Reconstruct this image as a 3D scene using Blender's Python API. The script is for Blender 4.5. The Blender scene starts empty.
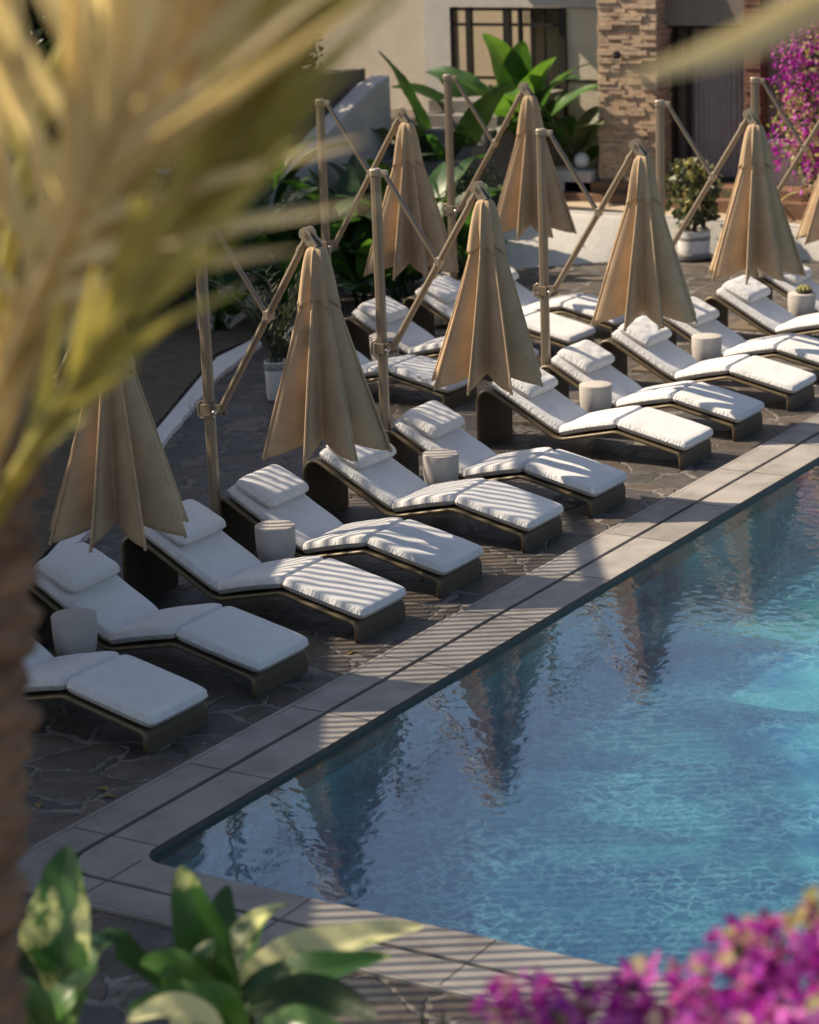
import bpy, math, random
from mathutils import Vector, Matrix, Quaternion, noise
R_ = math.radians
C = bpy.context.scene.collection
rnd = random.Random(7)

# ------------------------------------------------------------------ camera numbers
CAM = Vector((-10.9236, -9.6033, 6.2160)); YAW, PITCH, ROLL, FPX = 0.55477, 0.266146, -0.036783, 2442.13
def cam_axes():
    f = Vector((math.cos(PITCH)*math.cos(YAW), math.cos(PITCH)*math.sin(YAW), -math.sin(PITCH)))
    r = Vector((math.sin(YAW), -math.cos(YAW), 0)); u = r.cross(f)
    c, s = math.cos(ROLL), math.sin(ROLL)
    return c*r + s*u, -s*r + c*u, f
AX, AY, AZ = cam_axes()
def spot(px, py, d):                       # a place d metres deep along a line of sight
    return CAM + d*(AX*((px-409.5)/FPX) - AY*((py-512)/FPX) + AZ)

# ------------------------------------------------------------------ mesh helpers
class MB:
    def __init__(s): s.v = []; s.f = []; s.mi = []; s.cur = 0
    def add(s, vs, fs):
        o = len(s.v); s.v += [tuple(v) for v in vs]
        for f in fs: s.f.append(tuple(i+o for i in f)); s.mi.append(s.cur)
        return s
    def box(s, x0, x1, y0, y1, z0, z1, M=None):
        vs = [Vector(p) for p in ((x0,y0,z0),(x1,y0,z0),(x1,y1,z0),(x0,y1,z0),(x0,y0,z1),(x1,y0,z1),(x1,y1,z1),(x0,y1,z1))]
        if M: vs = [M @ v for v in vs]
        return s.add(vs, [(0,3,2,1),(4,5,6,7),(0,1,5,4),(1,2,6,5),(2,3,7,6),(3,0,4,7)])
    def prism(s, pts, z0, z1):             # pts counter-clockwise
        n = len(pts)
        zz0 = z0 if isinstance(z0, (list, tuple)) else [z0]*n
        zz1 = z1 if isinstance(z1, (list, tuple)) else [z1]*n
        vs = [(p[0],p[1],zz0[i]) for i,p in enumerate(pts)] + [(p[0],p[1],zz1[i]) for i,p in enumerate(pts)]
        fs = [tuple(range(n-1,-1,-1)), tuple(range(n,2*n))] + [(i,(i+1)%n,n+(i+1)%n,n+i) for i in range(n)]
        return s.add(vs, fs)
    def tube(s, pts, r, n=8, caps=True, flat=None):
        pts = [Vector(p) for p in pts]; m = len(pts)
        rs = r if isinstance(r, (list, tuple)) else [r]*m
        t0 = (pts[1]-pts[0]).normalized()
        a = t0.orthogonal().normalized() if flat is None else Vector(flat)
        vs = []
        for i,p in enumerate(pts):
            t = (pts[min(i+1,m-1)]-pts[max(i-1,0)]).normalized()
            a = (a - t*a.dot(t)).normalized(); b = t.cross(a)
            for k in range(n):
                w = 2*math.pi*(k+.5)/n
                vs.append(p + rs[i]*(a*math.cos(w)+b*math.sin(w)))
        fs = [(i*n+k, i*n+(k+1)%n, (i+1)*n+(k+1)%n, (i+1)*n+k) for i in range(m-1) for k in range(n)]
        if caps: fs += [tuple(range(n-1,-1,-1)), tuple(range((m-1)*n, m*n))]
        return s.add(vs, fs)
    def lathe(s, prof, n=28, c=(0,0,0), cap0=True, cap1=True):
        vs = [(c[0]+r*math.cos(2*math.pi*k/n), c[1]+r*math.sin(2*math.pi*k/n), c[2]+z) for r,z in prof for k in range(n)]
        m = len(prof)
        fs = [(i*n+k, i*n+(k+1)%n, (i+1)*n+(k+1)%n, (i+1)*n+k) for i in range(m-1) for k in range(n)]
        if cap0: fs.append(tuple(range(n-1,-1,-1)))
        if cap1: fs.append(tuple(range((m-1)*n, m*n)))
        return s.add(vs, fs)
    def ball(s, c, r, n=10, m=7):
        c = Vector(c); rr = r if isinstance(r,(tuple,list)) else (r,r,r)
        vs = [c+Vector((rr[0]*math.sin(math.pi*i/m)*math.cos(2*math.pi*k/n), rr[1]*math.sin(math.pi*i/m)*math.sin(2*math.pi*k/n), rr[2]*math.cos(math.pi*i/m))) for i in range(m+1) for k in range(n)]
        fs = [(i*n+k, (i+1)*n+k, (i+1)*n+(k+1)%n, i*n+(k+1)%n) for i in range(m) for k in range(n)]
        return s.add(vs, fs)
    def build(s, name, mats, parent=None, smooth=False, angle=None, bevel=0):
        me = bpy.data.meshes.new(name); me.from_pydata(s.v, [], s.f)
        ms = mats if isinstance(mats, (list, tuple)) else [mats]
        for m in ms: me.materials.append(m)
        if len(ms) > 1: me.polygons.foreach_set('material_index', s.mi)
        me.validate(); me.update()
        if smooth: me.polygons.foreach_set('use_smooth', [True]*len(me.polygons))
        if angle is not None:
            try: me.set_sharp_from_angle(angle=R_(angle))
            except Exception: pass
        o = bpy.data.objects.new(name, me); C.objects.link(o)
        if parent: o.parent = parent
        if bevel:
            b = o.modifiers.new('soft_edges', 'BEVEL'); b.width = bevel; b.segments = 2; b.limit_method = 'ANGLE'; b.angle_limit = R_(40)
        return o
def tag(o, label=None, cat=None, group=None, kind=None):
    if label: o['label'] = label
    if cat: o['category'] = cat
    if group: o['group'] = group
    if kind: o['kind'] = kind
    return o
def empty(name, loc, label, cat, group=None, rz=0):
    o = bpy.data.objects.new(name, None); C.objects.link(o); o.location = loc; o.rotation_euler = (0,0,rz); o.empty_display_size = .1
    return tag(o, label, cat, group)
def copy_tree(o, parent=None):
    kids = list(o.children); c = o.copy(); C.objects.link(c)
    if parent: c.parent = parent
    for k in kids: copy_tree(k, c)
    return c
def struct(o): o['kind'] = 'structure'; return o
def fillet(pts, rads, seg=6):              # rounded 2-D polyline
    out = [Vector(pts[0])]
    for i in range(1, len(pts)-1):
        p = Vector(pts[i]); a = (Vector(pts[i-1])-p); b = (Vector(pts[i+1])-p); r = rads[i-1]
        la, lb = a.length, b.length; a.normalize(); b.normalize()
        ang = math.acos(max(-1,min(1,a.dot(b)))); d = min(r/math.tan(ang/2), la*.49, lb*.95)
        rr = d*math.tan(ang/2); bis = (a+b).normalized(); c = p + bis*(rr/math.sin(ang/2))
        s0 = p+a*d-c; s1 = p+b*d-c; tot = s0.angle_signed(s1) if len(p)==2 else 0
        for k in range(seg+1):
            w = -tot*k/seg
            out.append(c+Vector((s0.x*math.cos(w)-s0.y*math.sin(w), s0.x*math.sin(w)+s0.y*math.cos(w))))
    out.append(Vector(pts[-1])); return out

# ------------------------------------------------------------------ materials
def new_mat(name):
    m = bpy.data.materials.new(name); m.use_nodes = True; nt = m.node_tree; nt.nodes.clear(); return m, nt, nt.nodes, nt.links
def N(nt, t, **kw):
    n = nt.nodes.new(t)
    for k, v in kw.items():
        if k in n.inputs: n.inputs[k].default_value = v
        else: setattr(n, k, v)
    return n
def ramp(nt, pts, interp='LINEAR'):
    n = nt.nodes.new('ShaderNodeValToRGB'); e = n.color_ramp.elements; n.color_ramp.interpolation = interp
    while len(e) < len(pts): e.new(.5)
    for el, (p, c) in zip(e, pts): el.position = p; el.color = (c[0],c[1],c[2],1) if not isinstance(c,(int,float)) else (c,c,c,1)
    return n
def simple(name, col, rough=.6, var=.12, scale=6, bump=.0, bscale=40, metal=0, trans=0, sheen=0, spec=.5, col2=None, detail=4, coord='Object', stretch=None, rvar=0, lo=.3, hi=.7):
    m, nt, nd, lk = new_mat(name)
    out = N(nt,'ShaderNodeOutputMaterial'); p = N(nt,'ShaderNodeBsdfPrincipled')
    tc = N(nt,'ShaderNodeTexCoord'); src = tc.outputs[coord]
    if stretch:
        mp = N(nt,'ShaderNodeMapping'); mp.inputs['Scale'].default_value = stretch; lk.new(src, mp.inputs['Vector']); src = mp.outputs['Vector']
    nz = N(nt,'ShaderNodeTexNoise', Scale=scale, Detail=detail, Roughness=.6); lk.new(src, nz.inputs['Vector'])
    c2 = col2 or tuple(c*(1-var*1.6) for c in col); c1 = col if col2 else tuple(min(1,c*(1+var)) for c in col)
    rp = ramp(nt, [(lo,c2),(hi,c1)]); lk.new(nz.outputs['Fac'], rp.inputs['Fac'])
    oi = N(nt,'ShaderNodeObjectInfo'); hv = N(nt,'ShaderNodeHueSaturation'); mr = N(nt,'ShaderNodeMapRange')
    mr.inputs['To Min'].default_value = .93; mr.inputs['To Max'].default_value = 1.06
    lk.new(oi.outputs['Random'], mr.inputs['Value']); lk.new(mr.outputs['Result'], hv.inputs['Value']); lk.new(rp.outputs['Color'], hv.inputs['Color'])
    lk.new(hv.outputs['Color'], p.inputs['Base Color'])
    p.inputs['Roughness'].default_value = rough; p.inputs['Metallic'].default_value = metal
    p.inputs['Specular IOR Level'].default_value = spec
    if rvar:
        r2 = N(nt,'ShaderNodeMapRange'); r2.inputs['To Min'].default_value = rough-rvar; r2.inputs['To Max'].default_value = rough+rvar
        lk.new(nz.outputs['Fac'], r2.inputs['Value']); lk.new(r2.outputs['Result'], p.inputs['Roughness'])
    if sheen: p.inputs['Sheen Weight'].default_value = sheen
    if bump:
        n2 = N(nt,'ShaderNodeTexNoise', Scale=bscale, Detail=5); lk.new(src, n2.inputs['Vector'])
        b = N(nt,'ShaderNodeBump', Strength=bump, Distance=.02); lk.new(n2.outputs['Fac'], b.inputs['Height']); lk.new(b.outputs['Normal'], p.inputs['Normal'])
    if trans:
        t = N(nt,'ShaderNodeBsdfTranslucent'); lk.new(hv.outputs['Color'], t.inputs['Color'])
        mx = N(nt,'ShaderNodeMixShader', Fac=trans); lk.new(p.outputs[0], mx.inputs[1]); lk.new(t.outputs[0], mx.inputs[2]); lk.new(mx.outputs[0], out.inputs['Surface'])
    else: lk.new(p.outputs[0], out.inputs['Surface'])
    return m

def flagstone():
    m, nt, nd, lk = new_mat('flagstone')
    out = N(nt,'ShaderNodeOutputMaterial'); p = N(nt,'ShaderNodeBsdfPrincipled'); lk.new(p.outputs[0], out.inputs['Surface'])
    tc = N(nt,'ShaderNodeTexCoord')
    dz = N(nt,'ShaderNodeTexNoise', Scale=2.2, Detail=5); lk.new(tc.outputs['Object'], dz.inputs['Vector'])
    vm = N(nt,'ShaderNodeVectorMath', operation='MULTIPLY_ADD'); vm.inputs[1].default_value = (.5,.5,0)
    lk.new(dz.outputs['Color'], vm.inputs[0]); lk.new(tc.outputs['Object'], vm.inputs[2])
    ve = N(nt,'ShaderNodeTexVoronoi', feature='DISTANCE_TO_EDGE', Scale=2.2, Randomness=1.0); lk.new(vm.outputs[0], ve.inputs['Vector'])
    vc = N(nt,'ShaderNodeTexVoronoi', feature='F1', Scale=2.2, Randomness=1.0); lk.new(vm.outputs[0], vc.inputs['Vector'])
    # joint width varies
    wn = N(nt,'ShaderNodeTexNoise', Scale=1.1, Detail=2); lk.new(tc.outputs['Object'], wn.inputs['Vector'])
    wm = N(nt,'ShaderNodeMapRange'); wm.inputs['From Min'].default_value=.35; wm.inputs['From Max'].default_value=.7; wm.inputs['To Min'].default_value=.012; wm.inputs['To Max'].default_value=.075
    lk.new(wn.outputs['Fac'], wm.inputs['Value'])
    fn = N(nt,'ShaderNodeTexNoise', Scale=24, Detail=5); lk.new(tc.outputs['Object'], fn.inputs['Vector'])
    fa = N(nt,'ShaderNodeMath', operation='MULTIPLY_ADD'); fa.inputs[1].default_value=.03; lk.new(fn.outputs['Fac'], fa.inputs[0]); lk.new(ve.outputs['Distance'], fa.inputs[2])
    df = N(nt,'ShaderNodeMath', operation='SUBTRACT'); lk.new(fa.outputs[0], df.inputs[0]); lk.new(wm.outputs[0], df.inputs[1])
    jm = N(nt,'ShaderNodeMapRange'); jm.inputs['From Min'].default_value=.0; jm.inputs['From Max'].default_value=.022; lk.new(df.outputs[0], jm.inputs['Value'])
    st = ramp(nt, [(0,(.046,.041,.037)),(.3,(.105,.085,.068)),(.6,(.062,.060,.060)),(.85,(.15,.122,.096)),(1,(.08,.064,.052))])
    sx = N(nt,'ShaderNodeSeparateColor'); lk.new(vc.outputs['Color'], sx.inputs[0]); lk.new(sx.outputs[0], st.inputs['Fac'])
    sn = N(nt,'ShaderNodeTexNoise', Scale=5, Detail=7, Roughness=.65); lk.new(tc.outputs['Object'], sn.inputs['Vector'])
    sr = ramp(nt, [(.3,.55),(.7,1.35)]); lk.new(sn.outputs['Fac'], sr.inputs['Fac'])
    ml = N(nt,'ShaderNodeMix', data_type='RGBA', blend_type='MULTIPLY'); ml.inputs['Factor'].default_value=1
    lk.new(st.outputs[0], ml.inputs['A']); lk.new(sr.outputs[0], ml.inputs['B'])
    mo = ramp(nt, [(.35,(.11,.098,.088)),(.7,(.25,.225,.2))]); lk.new(sn.outputs['Fac'], mo.inputs['Fac'])
    mx = N(nt,'ShaderNodeMix', data_type='RGBA'); lk.new(jm.outputs[0], mx.inputs['Factor']); lk.new(mo.outputs[0], mx.inputs['A']); lk.new(ml.outputs['Result'], mx.inputs['B'])
    lk.new(mx.outputs['Result'], p.inputs['Base Color'])
    rr = N(nt,'ShaderNodeMapRange'); rr.inputs['To Min'].default_value=.85; rr.inputs['To Max'].default_value=.55; lk.new(jm.outputs[0], rr.inputs['Value']); lk.new(rr.outputs[0], p.inputs['Roughness'])
    h1 = N(nt,'ShaderNodeMath', operation='MULTIPLY_ADD'); h1.inputs[1].default_value=.55; lk.new(sn.outputs['Fac'], h1.inputs[0]); lk.new(jm.outputs[0], h1.inputs[2])
    h2 = N(nt,'ShaderNodeMath', operation='MULTIPLY_ADD'); h2.inputs[1].default_value=.6; lk.new(sx.outputs[1], h2.inputs[0]); lk.new(h1.outputs[0], h2.inputs[2])
    b = N(nt,'ShaderNodeBump', Strength=1, Distance=.035); lk.new(h2.outputs[0], b.inputs['Height']); lk.new(b.outputs[0], p.inputs['Normal'])
    return m

def cushion_mat(name, col):
    m, nt, nd, lk = new_mat(name)
    out = N(nt,'ShaderNodeOutputMaterial'); p = N(nt,'ShaderNodeBsdfPrincipled'); lk.new(p.outputs[0], out.inputs['Surface'])
    p.inputs['Roughness'].default_value=.85; p.inputs['Sheen Weight'].default_value=.15; p.inputs['Specular IOR Level'].default_value=.2
    tc = N(nt,'ShaderNodeTexCoord'); oi = N(nt,'ShaderNodeObjectInfo')
    off = N(nt,'ShaderNodeVectorMath', operation='ADD'); lk.new(tc.outputs['Object'], off.inputs[0])
    cs = N(nt,'ShaderNodeVectorMath', operation='SCALE'); cs.inputs['Scale'].default_value=1
    cb = N(nt,'ShaderNodeCombineXYZ'); mu = N(nt,'ShaderNodeMath', operation='MULTIPLY'); mu.inputs[1].default_value=37; lk.new(oi.outputs['Random'], mu.inputs[0])
    lk.new(mu.outputs[0], cb.inputs[0]); lk.new(mu.outputs[0], cb.inputs[1]); lk.new(cb.outputs[0], off.inputs[1])
    n1 = N(nt,'ShaderNodeTexNoise', Scale=7, Detail=4, Roughness=.55, Distortion=.4); lk.new(off.outputs[0], n1.inputs['Vector'])
    mp = N(nt,'ShaderNodeMapping'); mp.inputs['Scale'].default_value=(1,1,.12); lk.new(off.outputs[0], mp.inputs['Vector'])
    n2 = N(nt,'ShaderNodeTexNoise', Scale=55, Detail=2); lk.new(mp.outputs[0], n2.inputs['Vector'])
    sx = N(nt,'ShaderNodeSeparateXYZ'); lk.new(tc.outputs['Normal'], sx.inputs[0])
    ab = N(nt,'ShaderNodeMath', operation='ABSOLUTE'); lk.new(sx.outputs[2], ab.inputs[0])
    mr = N(nt,'ShaderNodeMapRange'); mr.inputs['From Min'].default_value=.25; mr.inputs['From Max'].default_value=.92; mr.inputs['To Min'].default_value=1; mr.inputs['To Max'].default_value=.04; lk.new(ab.outputs[0], mr.inputs['Value'])
    pl = N(nt,'ShaderNodeMath', operation='MULTIPLY'); sc2 = N(nt,'ShaderNodeMath', operation='MULTIPLY'); sc2.inputs[1].default_value=2.2; lk.new(n2.outputs['Fac'], sc2.inputs[0]); lk.new(sc2.outputs[0], pl.inputs[0]); lk.new(mr.outputs[0], pl.inputs[1])
    ad = N(nt,'ShaderNodeMath', operation='MULTIPLY_ADD'); ad.inputs[1].default_value=.45; lk.new(n1.outputs['Fac'], ad.inputs[0]); lk.new(pl.outputs[0], ad.inputs[2])
    b = N(nt,'ShaderNodeBump', Strength=.65, Distance=.018); lk.new(ad.outputs[0], b.inputs['Height']); lk.new(b.outputs[0], p.inputs['Normal'])
    rp = ramp(nt, [(.25,tuple(c*.9 for c in col)),(.7,col)]); lk.new(n1.outputs['Fac'], rp.inputs['Fac']); lk.new(rp.outputs[0], p.inputs['Base Color'])
    return m

def wicker_mat():
    m, nt, nd, lk = new_mat('woven_resin')
    out = N(nt,'ShaderNodeOutputMaterial'); p = N(nt,'ShaderNodeBsdfPrincipled'); lk.new(p.outputs[0], out.inputs['Surface'])
    tc = N(nt,'ShaderNodeTexCoord')
    w1 = N(nt,'ShaderNodeTexWave', wave_type='BANDS', bands_direction='X', Scale=38, Distortion=.6, Detail=1); lk.new(tc.outputs['Object'], w1.inputs['Vector'])
    w2 = N(nt,'ShaderNodeTexWave', wave_type='BANDS', bands_direction='Z', Scale=52, Distortion=.6, Detail=1); lk.new(tc.outputs['Object'], w2.inputs['Vector'])
    mm = N(nt,'ShaderNodeMath', operation='MULTIPLY'); lk.new(w1.outputs['Fac'], mm.inputs[0]); lk.new(w2.outputs['Fac'], mm.inputs[1])
    nz = N(nt,'ShaderNodeTexNoise', Scale=18, Detail=3); lk.new(tc.outputs['Object'], nz.inputs['Vector'])
    ad = N(nt,'ShaderNodeMath', operation='MULTIPLY_ADD'); ad.inputs[1].default_value=.6; lk.new(nz.outputs['Fac'], ad.inputs[0]); lk.new(mm.outputs[0], ad.inputs[2])
    rp = ramp(nt, [(.15,(.04,.031,.02)),(.8,(.10,.078,.048))]); lk.new(ad.outputs[0], rp.inputs['Fac']); lk.new(rp.outputs[0], p.inputs['Base Color'])
    p.inputs['Roughness'].default_value=.5
    b = N(nt,'ShaderNodeBump', Strength=.6, Distance=.004); lk.new(mm.outputs[0], b.inputs['Height']); lk.new(b.outputs[0], p.inputs['Normal'])
    return m

def water_mat():
    m, nt, nd, lk = new_mat('pool_water')
    out = N(nt,'ShaderNodeOutputMaterial')
    lw = N(nt,'ShaderNodeLayerWeight', Blend=.5)
    pw_ = N(nt,'ShaderNodeMath', operation='POWER'); pw_.inputs[1].default_value = 3.15; lk.new(lw.outputs['Facing'], pw_.inputs[0])
    fr = N(nt,'ShaderNodeMath', operation='MULTIPLY_ADD'); fr.inputs[1].default_value = .94; fr.inputs[2].default_value = .04; lk.new(pw_.outputs[0], fr.inputs[0])
    gl = N(nt,'ShaderNodeBsdfGlossy', Roughness=.0); gl.inputs['Color'].default_value=(1,1,1,1)
    rf = N(nt,'ShaderNodeBsdfRefraction', IOR=1.333, Roughness=0); rf.inputs['Color'].default_value=(.62,.90,.98,1)
    tr = N(nt,'ShaderNodeBsdfTransparent'); tr.inputs['Color'].default_value=(.62,.90,.98,1)
    tcw = N(nt,'ShaderNodeTexCoord'); mpw = N(nt,'ShaderNodeMapping'); mpw.inputs['Rotation'].default_value = (0,0,R_(-58)); mpw.inputs['Scale'].default_value = (.55,1,1); lk.new(tcw.outputs['Object'], mpw.inputs['Vector'])
    nw = N(nt,'ShaderNodeTexNoise', Scale=17, Detail=3, Roughness=.55, Distortion=.5); lk.new(mpw.outputs[0], nw.inputs['Vector'])
    bw_ = N(nt,'ShaderNodeBump', Strength=1, Distance=.00085); lk.new(nw.outputs['Fac'], bw_.inputs['Height'])
    for q in (lw, gl, rf): lk.new(bw_.outputs[0], q.inputs['Normal'])
    m1 = N(nt,'ShaderNodeMixShader'); m1.inputs[0].default_value = .45; lk.new(tr.outputs[0], m1.inputs[1]); lk.new(rf.outputs[0], m1.inputs[2])
    mx = N(nt,'ShaderNodeMixShader'); lk.new(fr.outputs[0], mx.inputs[0]); lk.new(m1.outputs[0], mx.inputs[1]); lk.new(gl.outputs[0], mx.inputs[2]); lk.new(mx.outputs[0], out.inputs['Surface'])
    return m

def pool_tile():
    m, nt, nd, lk = new_mat('glass_mosaic_tile')
    out = N(nt,'ShaderNodeOutputMaterial'); p = N(nt,'ShaderNodeBsdfPrincipled'); lk.new(p.outputs[0], out.inputs['Surface'])
    tc = N(nt,'ShaderNodeTexCoord')
    n1 = N(nt,'ShaderNodeTexNoise', Scale=.55, Detail=3, Distortion=.5); lk.new(tc.outputs['Object'], n1.inputs['Vector'])
    r1 = ramp(nt, [(.38,(.014,.105,.22)),(.52,(.04,.19,.31)),(.64,(.19,.52,.50))]); lk.new(n1.outputs['Fac'], r1.inputs['Fac'])
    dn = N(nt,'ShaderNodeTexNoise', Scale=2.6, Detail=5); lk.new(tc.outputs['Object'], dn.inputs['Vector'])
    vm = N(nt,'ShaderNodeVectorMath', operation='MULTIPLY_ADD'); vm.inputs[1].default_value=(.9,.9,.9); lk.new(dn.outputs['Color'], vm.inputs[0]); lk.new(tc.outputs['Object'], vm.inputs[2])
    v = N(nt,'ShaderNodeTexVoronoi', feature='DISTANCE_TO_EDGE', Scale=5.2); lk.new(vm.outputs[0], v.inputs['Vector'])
    vr = ramp(nt, [(0,1),(.045,.5),(.16,0)]); lk.new(v.outputs['Distance'], vr.inputs['Fac'])  # pale web painted into the tile colour to imitate caustic light
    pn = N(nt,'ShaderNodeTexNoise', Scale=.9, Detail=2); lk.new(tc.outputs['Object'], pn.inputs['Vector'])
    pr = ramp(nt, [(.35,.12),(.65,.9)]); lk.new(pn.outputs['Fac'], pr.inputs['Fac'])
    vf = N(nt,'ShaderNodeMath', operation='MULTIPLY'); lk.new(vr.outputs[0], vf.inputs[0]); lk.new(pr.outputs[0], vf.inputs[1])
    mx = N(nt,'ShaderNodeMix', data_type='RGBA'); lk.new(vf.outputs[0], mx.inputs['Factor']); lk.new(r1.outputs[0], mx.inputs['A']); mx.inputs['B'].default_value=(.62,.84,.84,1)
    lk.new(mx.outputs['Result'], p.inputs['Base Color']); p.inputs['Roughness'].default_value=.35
    return m

def leaf_mat(name, c1, c2, trans=.3, rough=.4, scale=3, glow=(1.25,1.15,.8), lo=.3, hi=.7):
    m = simple(name, c1, rough, scale=scale, col2=c2, trans=trans, bump=.15, bscale=30, lo=lo, hi=hi)
    nt = m.node_tree; t = [n for n in nt.nodes if n.type == 'BSDF_TRANSLUCENT'][0]; src = t.inputs['Color'].links[0].from_socket
    mu = N(nt,'ShaderNodeMix', data_type='RGBA', blend_type='MULTIPLY'); mu.inputs['Factor'].default_value = 1; mu.inputs['B'].default_value = (*glow,1)
    nt.links.new(src, mu.inputs['A']); nt.links.new(mu.outputs['Result'], t.inputs['Color']); return m

M = {}
M['flag'] = flagstone()
M['coping'] = simple('honed_limestone', (.30,.278,.255), .6, var=.08, scale=2.2, bump=.12, bscale=90, detail=7)
M['coping_edge'] = simple('coping_front_edge', (.085,.075,.066), .55, var=.15, scale=8)
def slab_tones():
    m = M['coping']; nt = m.node_tree; lk = nt.links; p = [n for n in nt.nodes if n.type == 'BSDF_PRINCIPLED'][0]; src = p.inputs['Base Color'].links[0].from_socket
    tc = [n for n in nt.nodes if n.type == 'TEX_COORD'][0]
    mp = N(nt,'ShaderNodeVectorMath', operation='MULTIPLY_ADD'); mp.inputs[1].default_value = (1/1.3,1/1.3,0); mp.inputs[2].default_value = (-.69/1.3+20,.44/1.3+20,0); lk.new(tc.outputs['Object'], mp.inputs[0])
    fl = N(nt,'ShaderNodeVectorMath', operation='FLOOR'); lk.new(mp.outputs[0], fl.inputs[0])
    wn = N(nt,'ShaderNodeTexWhiteNoise', noise_dimensions='2D'); lk.new(fl.outputs[0], wn.inputs['Vector'])
    st = N(nt,'ShaderNodeTexNoise', Scale=1.1, Detail=8, Roughness=.7); lk.new(tc.outputs['Object'], st.inputs['Vector'])
    sr = ramp(nt, [(.36,.74),(.52,1.0),(.7,1.08)]); lk.new(st.outputs['Fac'], sr.inputs['Fac'])
    mr = N(nt,'ShaderNodeMapRange'); mr.inputs['To Min'].default_value = .86; mr.inputs['To Max'].default_value = 1.1; lk.new(wn.outputs['Value'], mr.inputs['Value'])
    mm = N(nt,'ShaderNodeMix', data_type='RGBA', blend_type='MULTIPLY'); mm.inputs['Factor'].default_value = 1; lk.new(src, mm.inputs['A']); lk.new(sr.outputs[0], mm.inputs['B'])
    m2 = N(nt,'ShaderNodeMix', data_type='RGBA', blend_type='MULTIPLY'); m2.inputs['Factor'].default_value = 1; lk.new(mm.outputs['Result'], m2.inputs['A']); lk.new(mr.outputs[0], m2.inputs['B'])
    lk.new(m2.outputs['Result'], p.inputs['Base Color'])
slab_tones()
M['slot'] = simple('slot_drain_dark', (.02,.018,.016), .8)
M['white_stone'] = simple('white_painted_kerb', (.74,.73,.71), .75, var=.05, scale=4, bump=.3, bscale=45)
M['soil'] = simple('dry_garden_soil', (.15,.12,.085), .95, scale=5, col2=(.075,.06,.042), bump=.8, bscale=25, detail=8)
M['ground'] = simple('sandy_ground', (.2,.175,.14), .95, var=.2, scale=2, bump=.5, bscale=20)
M['plaster'] = simple('white_stucco', (.58,.555,.52), .85, var=.07, scale=2.5, bump=.9, bscale=38, detail=6)
M['plaster_warm'] = simple('cream_stucco', (.60,.53,.43), .88, var=.08, scale=1.6, bump=.5, bscale=30)
M['tan_paving'] = simple('tan_paving', (.46,.37,.27), .75, var=.1, scale=3, bump=.15, bscale=40)
M['timber_step'] = simple('brown_timber', (.21,.115,.07), .6, var=.2, scale=5, stretch=(6,.6,6), bump=.2, bscale=20)
M['dark_metal'] = simple('black_steel', (.022,.02,.018), .45, var=.1)
M['taupe'] = simple('taupe_aluminium', (.25,.20,.145), .38, var=.07, scale=3, metal=.35, bump=.03, bscale=80)
M['taupe_light'] = simple('cast_aluminium', (.37,.31,.235), .36, var=.08, scale=9, metal=.4)
M['steel'] = simple('stainless_bolt', (.55,.53,.5), .25, var=.05, metal=1)
M['canvas'] = simple('tan_canvas', (.68,.515,.335), .9, var=.09, scale=5, bump=.25, bscale=160, trans=.34, sheen=.1, spec=.2)
M['cushion'] = cushion_mat('white_outdoor_fabric', (.73,.725,.725))
M['wicker'] = wicker_mat()
M['rail'] = simple('olive_bronze_rail', (.15,.115,.066), .42, var=.15, scale=20, metal=.2)
M['concrete'] = simple('cast_concrete', (.47,.435,.405), .85, var=.07, scale=7, bump=.15, bscale=60, detail=6)
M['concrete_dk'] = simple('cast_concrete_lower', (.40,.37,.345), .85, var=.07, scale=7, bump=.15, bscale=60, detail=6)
M['pot_white'] = simple('white_glaze', (.75,.74,.72), .4, var=.04)
M['pot_grey'] = simple('grey_pattern_band', (.10,.095,.09), .6, scale=42, col2=(.42,.41,.4), detail=1)
M['leaf'] = leaf_mat('broad_green_leaf', (.042,.11,.024), (.016,.052,.012), .32, .42, 3, (2.6,2.4,1.3))
M['leaf_sunspot'] = leaf_mat('varied_painted_sunspot_leaf', (.64,.66,.28), (.03,.095,.018), .35, .35, 2.6, (1.3,1.3,.9), .53, .61)  # cream patches painted as spots of sun on a green leaf
M['leaf_sunspot2'] = leaf_mat('pale_painted_sunspot_leaf', (.74,.73,.40), (.045,.13,.02), .35, .35, 2.0, (1.3,1.3,.9), .40, .50)  # larger, paler sun patches painted into the leaf colour
M['leaf_lt'] = leaf_mat('bright_green_leaf', (.075,.18,.03), (.04,.11,.02), .35, .32, 3, (2.6,2.2,1.2))
M['leaf_dk'] = leaf_mat('dark_green_leaf', (.03,.07,.016), (.012,.034,.008), .22, .45)
M['leaf_gy'] = leaf_mat('grey_green_leaf', (.10,.115,.055), (.045,.06,.025), .25, .5)
M['leaf_cream'] = leaf_mat('pale_yellow_leaf', (.62,.55,.27), (.32,.33,.10), .4, .45)
M['leaf_peach'] = leaf_mat('peach_leaf', (.72,.62,.44), (.40,.42,.16), .4, .5)  # sunlit leaf tone painted in, for the near bougainvillea
M['bract'] = leaf_mat('magenta_bract', (.50,.035,.54), (.33,.02,.40), .45, .6, 8)
M['bract_pk'] = leaf_mat('pink_bract', (.80,.24,.74), (.55,.08,.56), .45, .6, 8)
M['frond_tan'] = leaf_mat('dry_palm_leaflet', (.84,.74,.47), (.46,.38,.21), .45, .5, 2)
M['frond_olive'] = leaf_mat('olive_palm_leaflet', (.52,.47,.15), (.25,.25,.07), .45, .45, 2)
M['bark'] = simple('palm_bark', (.30,.195,.12), .95, scale=4, col2=(.08,.052,.034), bump=1, bscale=9, stretch=(1,1,3.5), detail=8)
M['twig'] = simple('twig_bark', (.11,.08,.05), .9, var=.3)
M['brown_wood'] = simple('weathered_timber', (.12,.09,.06), .7, var=.2)
M['glass'] = None
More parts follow.
